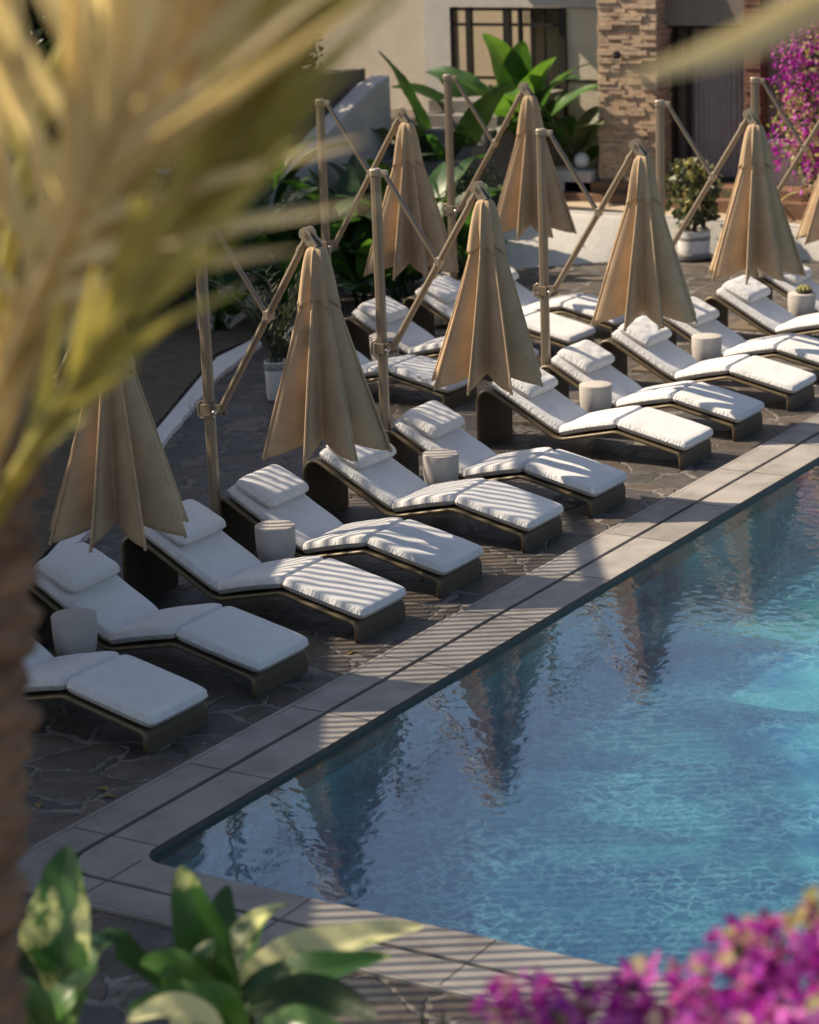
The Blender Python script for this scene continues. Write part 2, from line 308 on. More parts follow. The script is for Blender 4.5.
def glass():
    m, nt, nd, lk = new_mat('window_glass')
    out = N(nt,'ShaderNodeOutputMaterial'); gl = N(nt,'ShaderNodeBsdfGlossy', Roughness=.02); tr = N(nt,'ShaderNodeBsdfTransparent'); tr.inputs['Color'].default_value=(.85,.83,.78,1)
    lw = N(nt,'ShaderNodeLayerWeight', Blend=.5); fr = N(nt,'ShaderNodeMath', operation='POWER'); fr.inputs[1].default_value = 4.5; lk.new(lw.outputs['Facing'], fr.inputs[0]); mx = N(nt,'ShaderNodeMixShader'); lk.new(fr.outputs[0],mx.inputs[0]); lk.new(tr.outputs[0],mx.inputs[1]); lk.new(gl.outputs[0],mx.inputs[2]); lk.new(mx.outputs[0],out.inputs['Surface']); return m
M['glass'] = glass()
M['ledge'] = simple('ledger_stone', (.60,.45,.31), .85, scale=3.5, col2=(.36,.25,.17), bump=.6, bscale=30, detail=6)
M['curtain'] = simple('grey_lavender_curtain', (.34,.30,.29), .9, var=.06)
M['interior'] = simple('beige_window_backdrop', (.66,.56,.42), .9, var=.06, scale=2)
M['wall_brown'] = simple('taupe_wall', (.22,.185,.15), .9, var=.08)
M['chair_wood'] = simple('cream_painted_timber', (.6,.5,.36), .6, var=.06)
M['cloth_print'] = simple('floral_cushion_cloth', (.62,.5,.36), .9, scale=22, col2=(.3,.17,.12))
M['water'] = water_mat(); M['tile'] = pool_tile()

# ------------------------------------------------------------------ setting: ground, pool, coping
PX0, PX1, PY1, PY0 = .46, 24.0, -.396, -11.0      # pool opening
g = MB()
BIG = 400
for (x0,x1,y0,y1) in ((-BIG,PX0,-BIG,BIG),(PX1,BIG,-BIG,BIG),(PX0,PX1,PY1,BIG),(PX0,PX1,-BIG,PY0)):
    g.add([(x0,y0,-.03),(x1,y0,-.03),(x1,y1,-.03),(x0,y1,-.03)], [(0,1,2,3)])
struct(g.build('ground', M['ground']))
WZ = -.022
FL = -.95
b = MB()
b.add([(PX0,PY0,FL),(PX1,PY0,FL),(PX1,PY1,FL),(PX0,PY1,FL)], [(0,1,2,3)])
zt = -.02
b.add([(PX0,PY1,FL),(PX1,PY1,FL),(PX1,PY1,zt),(PX0,PY1,zt)], [(0,1,2,3)])
b.add([(PX0,PY0,FL),(PX0,PY1,FL),(PX0,PY1,zt),(PX0,PY0,zt)], [(0,1,2,3)])
b.add([(PX1,PY0,FL),(PX1,PY1,FL),(PX1,PY1,zt),(PX1,PY0,zt)], [(3,2,1,0)])
b.add([(PX0,PY0,FL),(PX1,PY0,FL),(PX1,PY0,zt),(PX0,PY0,zt)], [(3,2,1,0)])
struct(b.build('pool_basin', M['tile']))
import numpy as np
def ripple_sheet(step=.022):               # water surface: sum of many small wave trains
    xs = np.arange(PX0-.02, PX1+.02, step); ys = np.arange(PY0-.02, PY1+.02, step); gx, gy = np.meshgrid(xs, ys)
    rg = np.random.RandomState(4); hz = np.zeros_like(gx)
    wob = .5+.5*np.sin(gx*.55+1.3*np.sin(gy*.4))*np.sin(gy*.7+.8*np.sin(gx*.35))
    for q in range(48):
        lam = .052*(6.0**rg.rand()); th = rg.uniform(0, 2*np.pi); kx, ky = 2*np.pi/lam*np.cos(th), 2*np.pi/lam*np.sin(th)
        amp = RIP*lam/(2*np.pi)*(lam/.10)**-.7; ph = rg.uniform(0, 6.28)
        bend = .8*np.sin(gx*rg.uniform(.3,.9)+rg.uniform(0,6))+.8*np.sin(gy*rg.uniform(.3,.9)+rg.uniform(0,6))
        hz += amp*np.sin(kx*gx+ky*gy+ph+bend)*(.55+.75*wob if q % 2 else 1.15-.5*wob)
    nx_, ny_ = len(xs), len(ys)
    co_ = np.stack([gx, gy, WZ+hz], -1).reshape(-1, 3).astype(np.float32)
    ii = (np.arange(ny_-1)[:,None]*nx_+np.arange(nx_-1)[None,:]).reshape(-1)
    fc = np.stack([ii, ii+1, ii+nx_+1, ii+nx_], -1).astype(np.int32)
    me = bpy.data.meshes.new('water'); me.vertices.add(len(co_)); me.vertices.foreach_set('co', co_.ravel())
    me.loops.add(fc.size); me.loops.foreach_set('vertex_index', fc.ravel())
    me.polygons.add(len(fc)); me.polygons.foreach_set('loop_start', np.arange(0, fc.size, 4, dtype=np.int32)); me.polygons.foreach_set('loop_total', np.full(len(fc), 4, dtype=np.int32))
    me.polygons.foreach_set('use_smooth', [True]*len(fc)); me.materials.append(M['water']); me.update(calc_edges=True); me.validate()
    o = bpy.data.objects.new('water', me); C.objects.link(o); return o
RIP = .0040
struct(ripple_sheet())

def lpath(o, r):          # L-shaped line round the pool corner, o metres outside the water edge
    y = PY1 + o[0]; x = PX0 - o[1]
    return fillet([(26.0,y),(x,y),(x,-12)], [r], 8)
def sub(path, step):
    out = []
    for a, c in zip(path, path[1:]):
        n = max(1, int((c-a).length/step))
        out += [a.lerp(c, k/n) for k in range(n)]
    return out + [path[-1]]
cop = MB()
bands = [((0,0),.20,(.373,.33),.30),((.419,.372),.33,(.70,.66),.42),((.706,.666),.42,(.743,.70),.44)]
def strip(mb, oa, ra, ob, rb, z, drop=True):
    A = lpath(oa, ra); B = lpath(ob, rb); n = len(A)
    vs = [(p.x,p.y,z) for p in A]+[(p.x,p.y,z) for p in B]+[(p.x,p.y,z-.06) for p in A]+[(p.x,p.y,z-.06) for p in B]
    fs = []
    for i in range(n-1):
        fs += [(i,i+1,n+i+1,n+i)] if oa == (0,0) else [(i,i+1,n+i+1,n+i),(2*n+i,2*n+i+1,i+1,i)]
        fs += [(n+i,n+i+1,3*n+i+1,3*n+i)]
    mb.add(vs, fs)
for i,(oa,ra,ob,rb) in enumerate(bands): strip(cop, oa, ra, ob, rb, .022)
cpo = struct(cop.build('coping', M['coping']))
jt = MB()           # fine joints between the coping slabs, 1.3 m apart
for k in range(-1, 20):
    x = .69+1.3*k
    if k == -1: continue
    for (y0,y1) in ((PY1+.005,PY1+.372),(PY1+.42,PY1+.699)): jt.box(x-.003,x+.003,y0,y1,.0225,.0245)
for k in range(0, 9):
    y = -.44-1.3*k
    for (x0,x1) in ((PX0-.329,PX0-.005),(PX0-.659,PX0-.373)): jt.box(x0,x1,y-.003,y+.003,.0225,.0245)
struct(jt.build('coping_joints', M['slot']))
sl = MB(); strip(sl, (.373,.33), .3, (.419,.372), .33, -.004); struct(sl.build('slot_drain', M['slot']))
ed = MB()
A = lpath((-.004,-.004), .196); n = len(A)
ed.add([(p.x,p.y,.019) for p in A]+[(p.x,p.y,-.2) for p in A], [(i,i+1,n+i+1,n+i) for i in range(n-1)])
# filler behind the rounded pool corner
struct(ed.build('pool_edge_band', M['coping_edge']))

t = MB()   # flagstone terrace: long side and the short side round the corner
yo = PY1+.744
t.add([(-9,yo,0),(26,yo,0),(26,14,0),(-9,14,0)], [(0,1,2,3)])
xo = PX0-.70
t.add([(-9,-12,0),(xo-.001,-12,0),(xo-.001,yo,0),(-9,yo,0)], [(0,1,2,3)])
t.add([(xo-.001,-.6,-.006),(xo+.5,-.6,-.006),(xo+.5,yo,-.006),(xo-.001,yo,-.006)], [(0,1,2,3)])
struct(t.build('stone_terrace', M['flag']))

# white kerb edging the planted ground
kl = [(1.2,2.6),(5.53,4.61),(6.82,5.21),(10.77,7.1),(13.96,8.65),(14.93,8.76)]
kr = [(1.5,2.35),(6.14,4.61),(6.77,4.88),(10.01,6.43),(12.82,7.76),(14.65,8.41)]
kb = MB()
L, Rr = [], []
for (a,c,a2,c2) in zip(kl,kl[1:],kr,kr[1:]):
    n = max(3,int(math.dist(a,c)/.07))
    for k in range(n):
        q = Vector(a2).lerp(Vector(c2),k/n); L.append(Vector(a).lerp(Vector(c),k/n).lerp(q,.28))
        Rr.append(q+Vector((rnd.uniform(-.016,.012),rnd.uniform(-.012,.016))))
L.append(Vector(kl[-1])); Rr.append(Vector(kr[-1])); n = len(L)
kb.add([(p.x,p.y,.06) for p in L]+[(p.x,p.y,.06) for p in Rr]+[(p.x,p.y,-.02) for p in L]+[(p.x,p.y,-.02) for p in Rr],
       [(n+i,n+i+1,i+1,i) for i in range(n-1)]+[(2*n+i,i,i+1,2*n+i+1) for i in range(n-1)]+[(n+i,3*n+i,3*n+i+1,n+i+1) for i in range(n-1)])
struct(kb.build('kerb', M['white_stone']))
sg = MB()
sg.add([(p[0],p[1],.03) for p in [(-9,-2)]+[(1.2,2.6)]+kl[1:]+[(19.5,10.6),(19.5,20),(-9,20)]], [tuple(range(10))])
struct(sg.build('garden_soil', M['soil']))

# ------------------------------------------------------------------ sun loungers
def pillow_mesh(Lx, Ly, T, n=10, m=2.3, nx=24, ny=24, seed=0, amp=.004, arch=0):
    def samp(k): return [math.sin(math.pi/2*(2*i/k-1))*.35+(2*i/k-1)*.65 for i in range(k+1)]
    us, vs_ = samp(nx), samp(ny)
    top, bot = [], []
    for v in vs_:
        for u in us:
            f = max(0,(1-abs(u)**n))*max(0,(1-abs(v)**n)); f = f**(1/m)
            nz = noise.noise(Vector((u*2.3+seed,v*2.3,seed*1.7)))*amp*2*f
            # corners pull in
            cx = 1-.035*abs(v)**6; cy = 1-.035*abs(u)**6
            z = T/2*f; ar = arch*(1-v*v)
            top.append((u*Lx/2*cx, v*Ly/2*cy, z*1.12+nz+ar)); bot.append((u*Lx/2*cx, v*Ly/2*cy, -z*.88+ar))
    mb = MB(); w = nx+1; K = len(top)
    fs = [(j*w+i, j*w+i+1, (j+1)*w+i+1, (j+1)*w+i) for j in range(ny) for i in range(nx)]
    mb.add(top+bot, fs+[(K+d,K+c,K+b_,K+a) for (a,b_,c,d) in fs])
    return mb
def place(mb, M4):
    mb.v = [tuple(M4 @ Vector(v)) for v in mb.v]; return mb
Y0 = 1.9
prof = [(.70,0),(.70,.172),(1.45,.345),(2.12,.20),(3.085,.755),(3.085,0)]
prof = [(y-Y0,z) for y,z in prof]
PF = fillet(prof, [.07,.22,.22,.14], 7)
def make_lounger():
    root = empty('sun_lounger', (0,0,0), 'x', 'sun lounger')
    HW = .352; th = .034
    mb = MB(); n = len(PF); outer = []; inner = []
    for i,p in enumerate(PF):
        tng = (PF[min(i+1,n-1)]-PF[max(i-1,0)]).normalized(); nr = Vector((tng.y,-tng.x))
        outer.append(p); inner.append(p+nr*th)
    vs = []
    for (q,x) in ((outer,-HW),(outer,HW),(inner,-HW),(inner,HW)): vs += [(x,p.x,p.y) for p in q]
    fs = []
    for i in range(n-1):
        fs += [(i,i+1,n+i+1,n+i)[::-1],(2*n+i,2*n+i+1,3*n+i+1,3*n+i),(i,i+1,2*n+i+1,2*n+i),(n+i,3*n+i,3*n+i+1,n+i+1)]
    fs += [(0,n,3*n,2*n),(n-1,2*n-1,4*n-1,3*n-1)[::-1]]
    mb.add(vs, fs)
    mb.build('frame', M['wicker'], root, smooth=True, angle=40)
    for s in (-1,1):
        r = MB(); mid = [(o+i_)/2 for o,i_ in zip(outer,inner)]
        r.tube([(s*(HW+.004),p.x,max(p.y,.012)) for p in mid], .019, 8); r.build('edge_rail', M['rail'], root, smooth=True)
    T = .112
    def seg(a, c, name, width, over, off=.0, seed=0, Tt=T, arch=0, n=16):
        a = Vector((a[0]-Y0,a[1])); c = Vector((c[0]-Y0,c[1])); d = c-a; L = d.length; d.normalize(); nr = Vector((-d.y,d.x))
        ctr = (a+c)/2 + nr*(Tt*.5+off)
        Mx = Matrix.Translation((0,ctr.x,ctr.y)) @ Matrix.Rotation(math.atan2(d.y,d.x),4,'X')
        o = pillow_mesh(width, L+over, Tt, seed=seed, arch=arch, n=n, m=3.2, nx=30, ny=30, amp=.003).build(name, M['cushion'], root, smooth=True)
        o.matrix_local = Mx; return o
    seg((.675,.178),(1.45,.352),'foot_cushion', .715, .025, seed=1)
    seg((1.45,.352),(2.10,.206),'seat_cushion', .715, .03, seed=2, arch=.012)
    seg((2.13,.215),(2.93,.672),'back_cushion', .70, .03, seed=3)
    p = pillow_mesh(.65,.43,.145, n=6.5, m=2.3, seed=4, amp=.006).build('pillow', M['cushion'], root, smooth=True)
    d = Vector((2.93-2.13,.672-.215)).normalized(); nr = Vector((-d.y,d.x)); c = Vector((2.13-Y0,.215))+d*.685+nr*(.112+.056)
    p.matrix_local = Matrix.Translation((0,c.x,c.y)) @ Matrix.Rotation(math.atan2(d.y,d.x)-.09,4,'X')
    return root
LX = [2.06,3.38,4.85,6.17,7.67,8.98,10.96,12.29,13.80,15.12,16.72,18.13]
ords = ['first','second','third','fourth','fifth','sixth','seventh','eighth','ninth','tenth','eleventh','twelfth']
LL = ['white sun lounger nearest the pool corner, its backrest hidden behind the palm trunk',
 'white cushioned sun lounger in full shade right of the drum table nearest the palm trunk',
 'third white sun lounger from the palm trunk, its pillow under a parasol hem',
 'fourth white sun lounger from the palm trunk, plain shaded pillow, right of a drum table',
 'fifth poolside sun lounger from the palm trunk, pillow partly behind a parasol hem',
 'sixth poolside sun lounger from the palm trunk, striped shade on all its cushions',
 'seventh poolside sun lounger from the palm trunk, its curved sunlit headboard standing clear',
 'eighth poolside sun lounger from the palm trunk, parasol shadow on its foot cushion',
 'ninth poolside sun lounger from the palm trunk, last with its foot end in view',
 'tenth poolside sun lounger from the palm trunk, foot end cut by the right edge',
 'eleventh poolside sun lounger from the palm trunk, left of the table with the succulent',
 'sunlit white sun lounger farthest along the pool, behind the drum table with the succulent']
proto = make_lounger(); first = True
for x, lab in zip(LX, LL):
    o = proto if first else copy_tree(proto); first = False
    o.location = (x+.35+rnd.uniform(-.01,.01), Y0+rnd.uniform(-.015,.015), 0); o.rotation_euler = (0,0,R_(rnd.uniform(-.5,.5)))
    o['label'] = lab; o['group'] = 'sun loungers in the row along the pool'
for ch in proto.children:
    pass
BX = [12.38,13.88,15.38,16.65]
BL = ['rear row sun lounger with sunlit foot cushion, its head hidden behind a closed parasol',
 'rear row sun lounger in shade with pillow seen between parasol pole and boom',
 'rear row sun lounger whose pillow shows just left of the middle closed parasol',
 'rear row sun lounger farthest from the palm trunk, seen behind the third parasol pole']
for x, lab in zip(BX, BL):
    o = copy_tree(proto); o.location = (x+.35, Y0+3.6, 0); o.rotation_euler = (0,0,R_(rnd.uniform(-.6,.6)))
    o['label'] = lab; o['group'] = 'sun loungers in the rear row'
# pillows do not all lie alike
for o in [x for x in bpy.data.objects if x.name.startswith('pillow')]:
    o.location.x += rnd.uniform(-.012,.012); o.rotation_euler.z += R_(rnd.uniform(-3,3))

# ------------------------------------------------------------------ drum side tables
def make_table():
    root = empty('side_table', (0,0,0), 'x', 'side table')
    up = MB(); up.lathe([(.158,.282),(.168,.33),(.175,.43),(.177,.55),(.174,.563),(.164,.568),(.03,.564)], 36, cap0=False); up.build('drum_top', M['concrete'], root, smooth=True, angle=50)
    lo = MB(); lo.lathe([(.116,0),(.122,.02),(.138,.15),(.1565,.276),(.1575,.282),(.12,.282)], 36); lo.build('drum_base', M['concrete_dk'], root, smooth=True, angle=50)
    return root
TL = ['pale concrete drum table beside the palm trunk, between the two nearest sun loungers',
 'pale concrete drum table in shade between the third and fourth sun loungers',
 'pale concrete drum table in striped light between the fifth and sixth sun loungers',
 'sunlit concrete drum table between the seventh and eighth sun loungers',
 'sunlit concrete drum table between the ninth and tenth sun loungers, nothing on it',
 'concrete drum table at the right edge with a small succulent on top']
tb = make_table(); first = True
for i,(x,lab) in enumerate(zip([3.07,5.86,8.675,11.975,14.81,17.77],TL)):
    o = tb if first else copy_tree(tb); first = False
    o.location = (x+rnd.uniform(-.02,.02), 2.17+rnd.uniform(-.03,.03), 0); o['label'] = lab; o['group'] = 'concrete drum tables between the loungers'; o.rotation_euler.z = rnd.uniform(0,6)
o = copy_tree(tb); o.location = (13.47, 5.78, 0); o['label'] = 'dim drum table in the rear row, partly behind a parasol pole'; o['group'] = 'concrete drum tables between the loungers'
su = empty('succulent', (17.77,2.17,.567), 'small pale green succulent in a dish on the drum table', 'succulent')
d = MB(); d.lathe([(.08,0),(.105,.02),(.11,.035),(.09,.03)],20); d.build('dish', M['dark_metal'], su, smooth=True)
lf = MB()
for ring,(nn,rr,el) in enumerate(((9,.10,.5),(8,.075,.9),(6,.045,1.2))):
    for k in range(nn):
        a = 2*math.pi*k/nn+ring*.3; v = Vector((math.cos(a),math.sin(a),0))
        lf.ball(v*rr*.75+Vector((0,0,.05+.012*ring)), (.024,.024,.03), 7, 5)
lf.build('rosette', M['leaf_cream'], su, smooth=True)

# ------------------------------------------------------------------ parasols
def make_parasol(VS=0.0):
    root = empty('cantilever_parasol', (0,0,0), 'x', 'parasol')
    b = MB(); b.box(-.28,.28,-.28,.28,.0,.035); b.box(-.08,.08,-.08,.08,.035,.06); b.build('base_plate', M['taupe'], root, bevel=.006)
    p = MB(); p.tube([(0,0,.06),(0,0,3.17)], .052, 8); p.build('pole', M['taupe'], root)
    c = MB(); c.tube([(0,0,3.165),(0,0,3.215),(0,0,3.228)], [.062,.062,.05], 10); c.box(-.022,.022,-.13,-.03,3.15,3.215); c.build('pole_cap', M['taupe_light'], root)
    k = MB()                                    # sliding clamp with its loop handle and knob
    k.box(-.06,.06,-.06,.06,1.41,1.52)
    k.box(-.045,-.03,-.15,-.055,1.42,1.53); k.box(.03,.045,-.15,-.055,1.42,1.53)
    ko = k.build('clamp', M['taupe'], root, bevel=.008)
    hd = MB(); hd.tube([(0,.05,1.53),(0,.09,1.53),(0,.12,1.51),(0,.125,1.46),(0,.12,1.40),(0,.09,1.38),(0,.05,1.38)], .012, 8); hd.build('handle', M['taupe_light'], ko, smooth=True)
    kn = MB(); kn.tube([(-.075,-.105,1.46),(.075,-.105,1.46)], .017, 10); kn.ball((-.08,-.105,1.46),.024); kn.tube([(-.085,-.105,1.46),(-.095,-.125,1.39)],.008,6); kn.build('knob', M['steel'], ko, smooth=True)
    b0 = Vector((0,-.12,1.47)); b1 = Vector((0,-1.13,3.06))
    bm = MB(); bm.tube([b0,b1], .033, 10); bm.tube([b1-(b1-b0).normalized()*.16,b1-(b1-b0).normalized()*.10],.042,10); bm.build('boom', M['taupe'], root, smooth=True, angle=40)
    jm = b0.lerp(b1,.555)
    s = MB(); s.tube([(0,-.10,3.18),jm+Vector((0,.03,.03))], .026, 8); s.build('strut', M['taupe'], root, smooth=True, angle=40)
    dr = (b1-b0).normalized()
    j = MB(); j.tube([jm-dr*.05,jm+dr*.05], .041, 10); j.box(-.042,.042,-.03,.028,-.035,.045, Matrix.Translation(jm)); j.build('strut_joint', M['taupe_light'], root, bevel=.005)
    h = MB()
    for sx in (-1,1):
        x0,x1 = sorted((sx*.03,sx*.048))
        h.tube([(sx*.03,-1.13,3.09),(sx*.05,-1.13,3.09)], .058, 14)
        h.box(x0+.001*sx,x1,-.042,.042,-.15,.0, Matrix.Translation((0,-1.13,3.09)) @ Matrix.Rotation(R_(-36),4,'X'))
    h.tube([(-.06,-1.13,3.09),(.06,-1.13,3.09)], .02, 8)
    h.tube([(0,-1.20,3.0),(0,-1.21,2.80)], .03, 8)
    h.build('hinge_head', M['taupe_light'], root, smooth=True, angle=40)
    AC = Vector((0,-1.21,0)); ztop, zhem = 2.985, 1.22
    def ribr(s): return .035+.245*s**.5 if s < .27 else (.035+.245*.27**.5)+(s-.27)*.555
    def surf(s0, s1, rows, depth0, depth1, grow, hemlift, seed, th0=9.5):
        mb = MB(); per = 14; cols = 8*per
        for j in range(rows+1):
            s = s0+(s1-s0)*j/rows
            D = depth0+(depth1-depth0)*j/rows
            for k in range(cols):
                ri = k//per; t_ = (k%per)/per
                jit = noise.noise(Vector((ri*3.1,seed,0)))
                t0_ = (.35,.4,.6,.72,.28,.2,.4,.35)[ri]+.12*jit
                bp = math.sin(math.pi/2*t_/t0_) if t_ < t0_ else math.sin(math.pi/2*(1-t_)/(1-t0_))
                bp = bp**(.7 if (t_ < t0_) == (t0_ < .5) else 1.45)
                R = (ribr(s)+grow)*(1+.11*noise.noise(Vector((ri*5.3,seed+2,s))))
                r = (R+(grow*.2*(j/rows)**2))*(1-D*bp)
                a = R_(th0)+2*math.pi*(ri+t_)/8 + .26*s*noise.noise(Vector((ri*1.7,seed+5,1)))
                # soft hanging creases that run down the cloth
                r *= 1+.022*s*math.sin(t_*6+ri*2+seed+s*2.5)+.05*s*bp*noise.noise(Vector((ri*2.7+t_*3,s*3.5,seed)))
                z = ztop-(ztop-zhem)*s
                if j == rows or s > .8*s1: z += hemlift*bp*((s-.8*s1)/(.2*s1))
                mb.v.append((AC.x+r*math.cos(a), AC.y+r*math.sin(a), z))
        for j in range(rows):
            for k in range(cols):
                k2 = (k+1)%cols; mb.f.append((j*cols+k2, j*cols+k, (j+1)*cols+k, (j+1)*cols+k2)); mb.mi.append(0)
        return mb
    cn = surf(.03,1,34,.25,.74,0,.12,1.3+VS).build('canopy', M['canvas'], root, smooth=True)
    sd = cn.modifiers.new('cloth', 'SOLIDIFY'); sd.thickness = .004
    cp = surf(.0,.29,14,.16,.42,.024,.07,4.1+VS).build('top_flap', M['canvas'], cn, smooth=True)
    sd = cp.modifiers.new('cloth', 'SOLIDIFY'); sd.thickness = .005
    # rib sleeves along the eight cloth edges
    for i in range(8):
        rb = MB(); pts = []
        for q in range(12):
            s = .25+.75*q/11
            a = R_(9.5)+2*math.pi*i/8 + .26*s*noise.noise(Vector((i*1.7,1.3+VS+5,1)))
            R = ribr(s)*(1+.11*noise.noise(Vector((i*5.3,3.3+VS,s))))*(1+.022*s*math.sin(i*2+1.3+VS+s*2.5))
            pts.append((AC.x+R*math.cos(a), AC.y+R*math.sin(a), ztop-(ztop-zhem)*s-(.012 if q==11 else 0)))
        rb.tube(pts, [.011]*11+[.014], 7); rb.build('rib_sleeve', M['canvas'], cn, smooth=True)
    return root
prs = [make_parasol(q) for q in (0,3.7,9.1)]; used = set()
def next_parasol(i):
    k = i%3
    if k in used: return copy_tree(prs[k])
    used.add(k); return prs[k]
PXS = [3.27,6.12,9.02,12.39,15.34,18.12]
PL = ['closed tan parasol beside the palm trunk, half hidden behind the blurred palm leaves',
 'closed tan parasol above the fourth sun lounger, duller in shade than its neighbours',
 'closed tan parasol in mid row, its clamp just above a rear lounger foot cushion',
 'closed tan parasol in front of the stone pillar',
 'closed tan parasol in front of the sliding door and potted shrub',
 'closed tan parasol cut off by the right edge, in front of the magenta bougainvillea']
for i,(x,lab) in enumerate(zip(PXS,PL)):
    o = next_parasol((0,1,0,2,1,0)[i])
    o.location = (x, 3.0, 0); o['label'] = lab; o['group'] = 'closed parasols along the pool'
for i,(x,y,lab) in enumerate(((13.72,6.72,'rear closed tan parasol with its pole left of the white stair wall'),(16.80,6.75,'rear closed tan parasol in front of the black framed window'))):
    o = next_parasol((2,1)[i]); o.location = (x,y,.10); o['label'] = lab; o['group'] = 'closed parasols in the rear row'
for o in [x for x in bpy.data.objects if x.name.startswith('canopy')]:
    a = R_(rnd.uniform(-5,5)); P = Vector((0,-1.21,0))
    o.matrix_local = Matrix.Translation(P) @ Matrix.Rotation(a,4,'Z') @ Matrix.Translation(-P)

# ------------------------------------------------------------------ house at the far end
w = MB()                                       # curved white stucco retaining wall
bot = [(19.6,9.0,0),(20.33,8.55,0),(21.09,8.1,0),(22.02,7.2,0),(22.75,6.7,0),(23.1,5.6,0),(23.2,4.4,0),(23.2,1.5,0)]
top = [(22.2,9.4,.62),(22.6,8.9,.61),(22.78,8.3,.60),(22.86,7.6,.59),(23.05,6.7,.56),(23.3,5.6,.50),(23.38,4.3,.45),(23.4,1.5,.45)]
mid = [tuple(Vector(a).lerp(Vector(c),.82)) for a,c in zip(bot,top)]
mid = [(m_[0],m_[1],c[2]*.93) for m_,c in zip(mid,top)]
bk = [(24.3,c[1],c[2]-.004) for c in top]
n = len(bot)
def smoothrow(row, k=4):
    out = []
    for a,c in zip(row,row[1:]): out += [Vector(a).lerp(Vector(c),q/k) for q in range(k)]
    return out+[Vector(row[-1])]
rows = [smoothrow(r) for r in (bot,mid,top)]
n = len(rows[0]); vs = sum(rows,[])
w.add(vs, [(j*n+i, (j+1)*n+i, (j+1)*n+i+1, j*n+i+1) for j in range(2) for i in range(n-1)])
wo = w.build('retaining_wall', M['plaster'], smooth=True)
tag(wo, 'low sloping white stucco retaining wall with a step light, behind the potted shrub', 'wall')
rl = MB(); rl.tube([v+Vector((.03,0,-.005)) for v in rows[2]], .04, 8); rl.build('rounded_coping', M['plaster'], wo, smooth=True)
sp = MB(); sp.box(-.03,.03,-.09,.09,-.022,.022); so = sp.build('step_light', M['chair_wood'], None, bevel=.003)
so.location = (22.14,7.63,.20); so.rotation_euler = (0,R_(-30),R_(-38)); tag(so, 'small brass step light set in the white stucco wall', 'step light')
pv = MB(); tp = rows[2]
vs = [(v.x+.03,v.y,v.z+.012) for v in tp]+[(24.3,v.y,v.z+.012) for v in tp]; n = len(tp)
pv.add(vs, [(i,n+i,n+i+1,i+1) for i in range(n-1)])
struct(pv.build('upper_paving', M['tan_paving']))
st = MB(); st.box(24.05,24.9,1.0,8.9,.3,.90); st.box(23.85,24.05,1.0,8.9,.3,.74); struct(st.build('timber_step', M['timber_step'], bevel=.008))
hf = MB(); hf.box(24.9,34,-3,13.2,.2,.895); struct(hf.build('house_floor', M['tan_paving']))

house = empty('house', (27,8,0), 'white house with a stone pillar, black framed window and sliding door', 'house')
def hpart(mb, name, m, parent=None, **kw):
    o = mb.build(name, m, None, **kw); o.parent = parent or house
    if parent is None: o.matrix_parent_inverse = Matrix.Translation((-27,-8,0))
    return o
pm = MB(); pm.box(24.26,25.0,7.36,8.28,.9,5.85)
rs = random.Random(3)
z = .9
while z < 5.8:
    h_ = rs.uniform(.04,.085)
    y = 7.30
    while y < 8.33:
        l_ = rs.uniform(.14,.42); y2 = min(8.34,y+l_)
        if 8.34-y2 < .07: y2 = 8.34
        d_ = rs.uniform(-.035,.03)
        pm.box(24.2-d_*.9,24.3,y+.003,y2-.003,z+.003,z+h_-.003); y = y2
    for s_,yy in ((-1,7.30),(1,8.34)):
        x = 24.2
        while x < 24.95:
            x2 = min(25.0,x+rs.uniform(.15,.4)); d_ = rs.uniform(-.02,.02)
            y_a, y_b = (yy-.0+d_, yy+.08) if s_ < 0 else (yy-.08, yy+d_)
            pm.box(x+.033,x2-.003,y_a,y_b,z+.004,z+h_-.004); x = x2
    z += h_
hpart(pm, 'stone_pillar', M['ledge'])
bp = MB()
z = .9
while z < 5.8:
    h_ = rs.uniform(.05,.075); bp.box(24.45+rs.uniform(-.012,.012),24.9,5.66+rs.uniform(-.01,.01),5.93+rs.uniform(-.01,.01),z+.004,z+h_-.004); z += h_
bp.box(24.47,24.88,5.68,5.91,.9,5.8)
hpart(bp, 'brick_pier', simple('red_brown_brick', (.25,.12,.075), .9, scale=5, col2=(.15,.08,.055), bump=.5, bscale=40))
wl = MB()                                      # plaster walls round the openings (front of the recessed part at x = 26)
wl.box(26.0,26.3,12.1,12.62,0,5.9); wl.box(26.0,26.3,8.3,12.1,3.52,5.9); wl.box(26.0,26.3,9.25,12.1,.0,1.36)
wl.box(25.0,26.0,8.28,8.44,.9,5.9); wl.box(24.47,26.3,1.0,7.33,3.902,5.9)


hpart(wl, 'wall', M['plaster'])
lt = MB(); lt.box(24.5,26.3,1.0,7.33,3.35,3.9); hpart(lt, 'lintel', M['wall_brown'])  # brown colour stands in for shade under the overhang
wb = MB(); wb.box(24.75,24.9,2.0,5.66,1.62,3.35); hpart(wb, 'infill_wall', M['wall_brown'])
lw_ = MB(); lw_.box(24.62,24.9,2.0,5.66,.9,1.55); hpart(lw_, 'low_wall', M['plaster'])
sl_ = MB(); sl_.box(24.5,24.95,2.0,5.64,1.552,1.618); hpart(sl_, 'sill', M['plaster'])
pn = MB(); pn.box(26.06,26.2,8.45,9.86,1.37,3.51); hpart(pn, 'plain_panel', M['plaster_warm'])
pb = MB(); pb.box(26.02,26.06,8.45,9.86,2.28,2.32); pb.box(26.0,26.07,9.86,9.93,1.37,3.51); hpart(pb, 'panel_trim', M['dark_metal'])
wf = MB()                                      # black window frame and its bars
for y,th in ((12.07,.07),(11.75,.10),(11.0,.13),(10.75,.05),(9.96,.06)): wf.box(26.02,26.12,y-th/2,y+th/2,1.37,3.51)
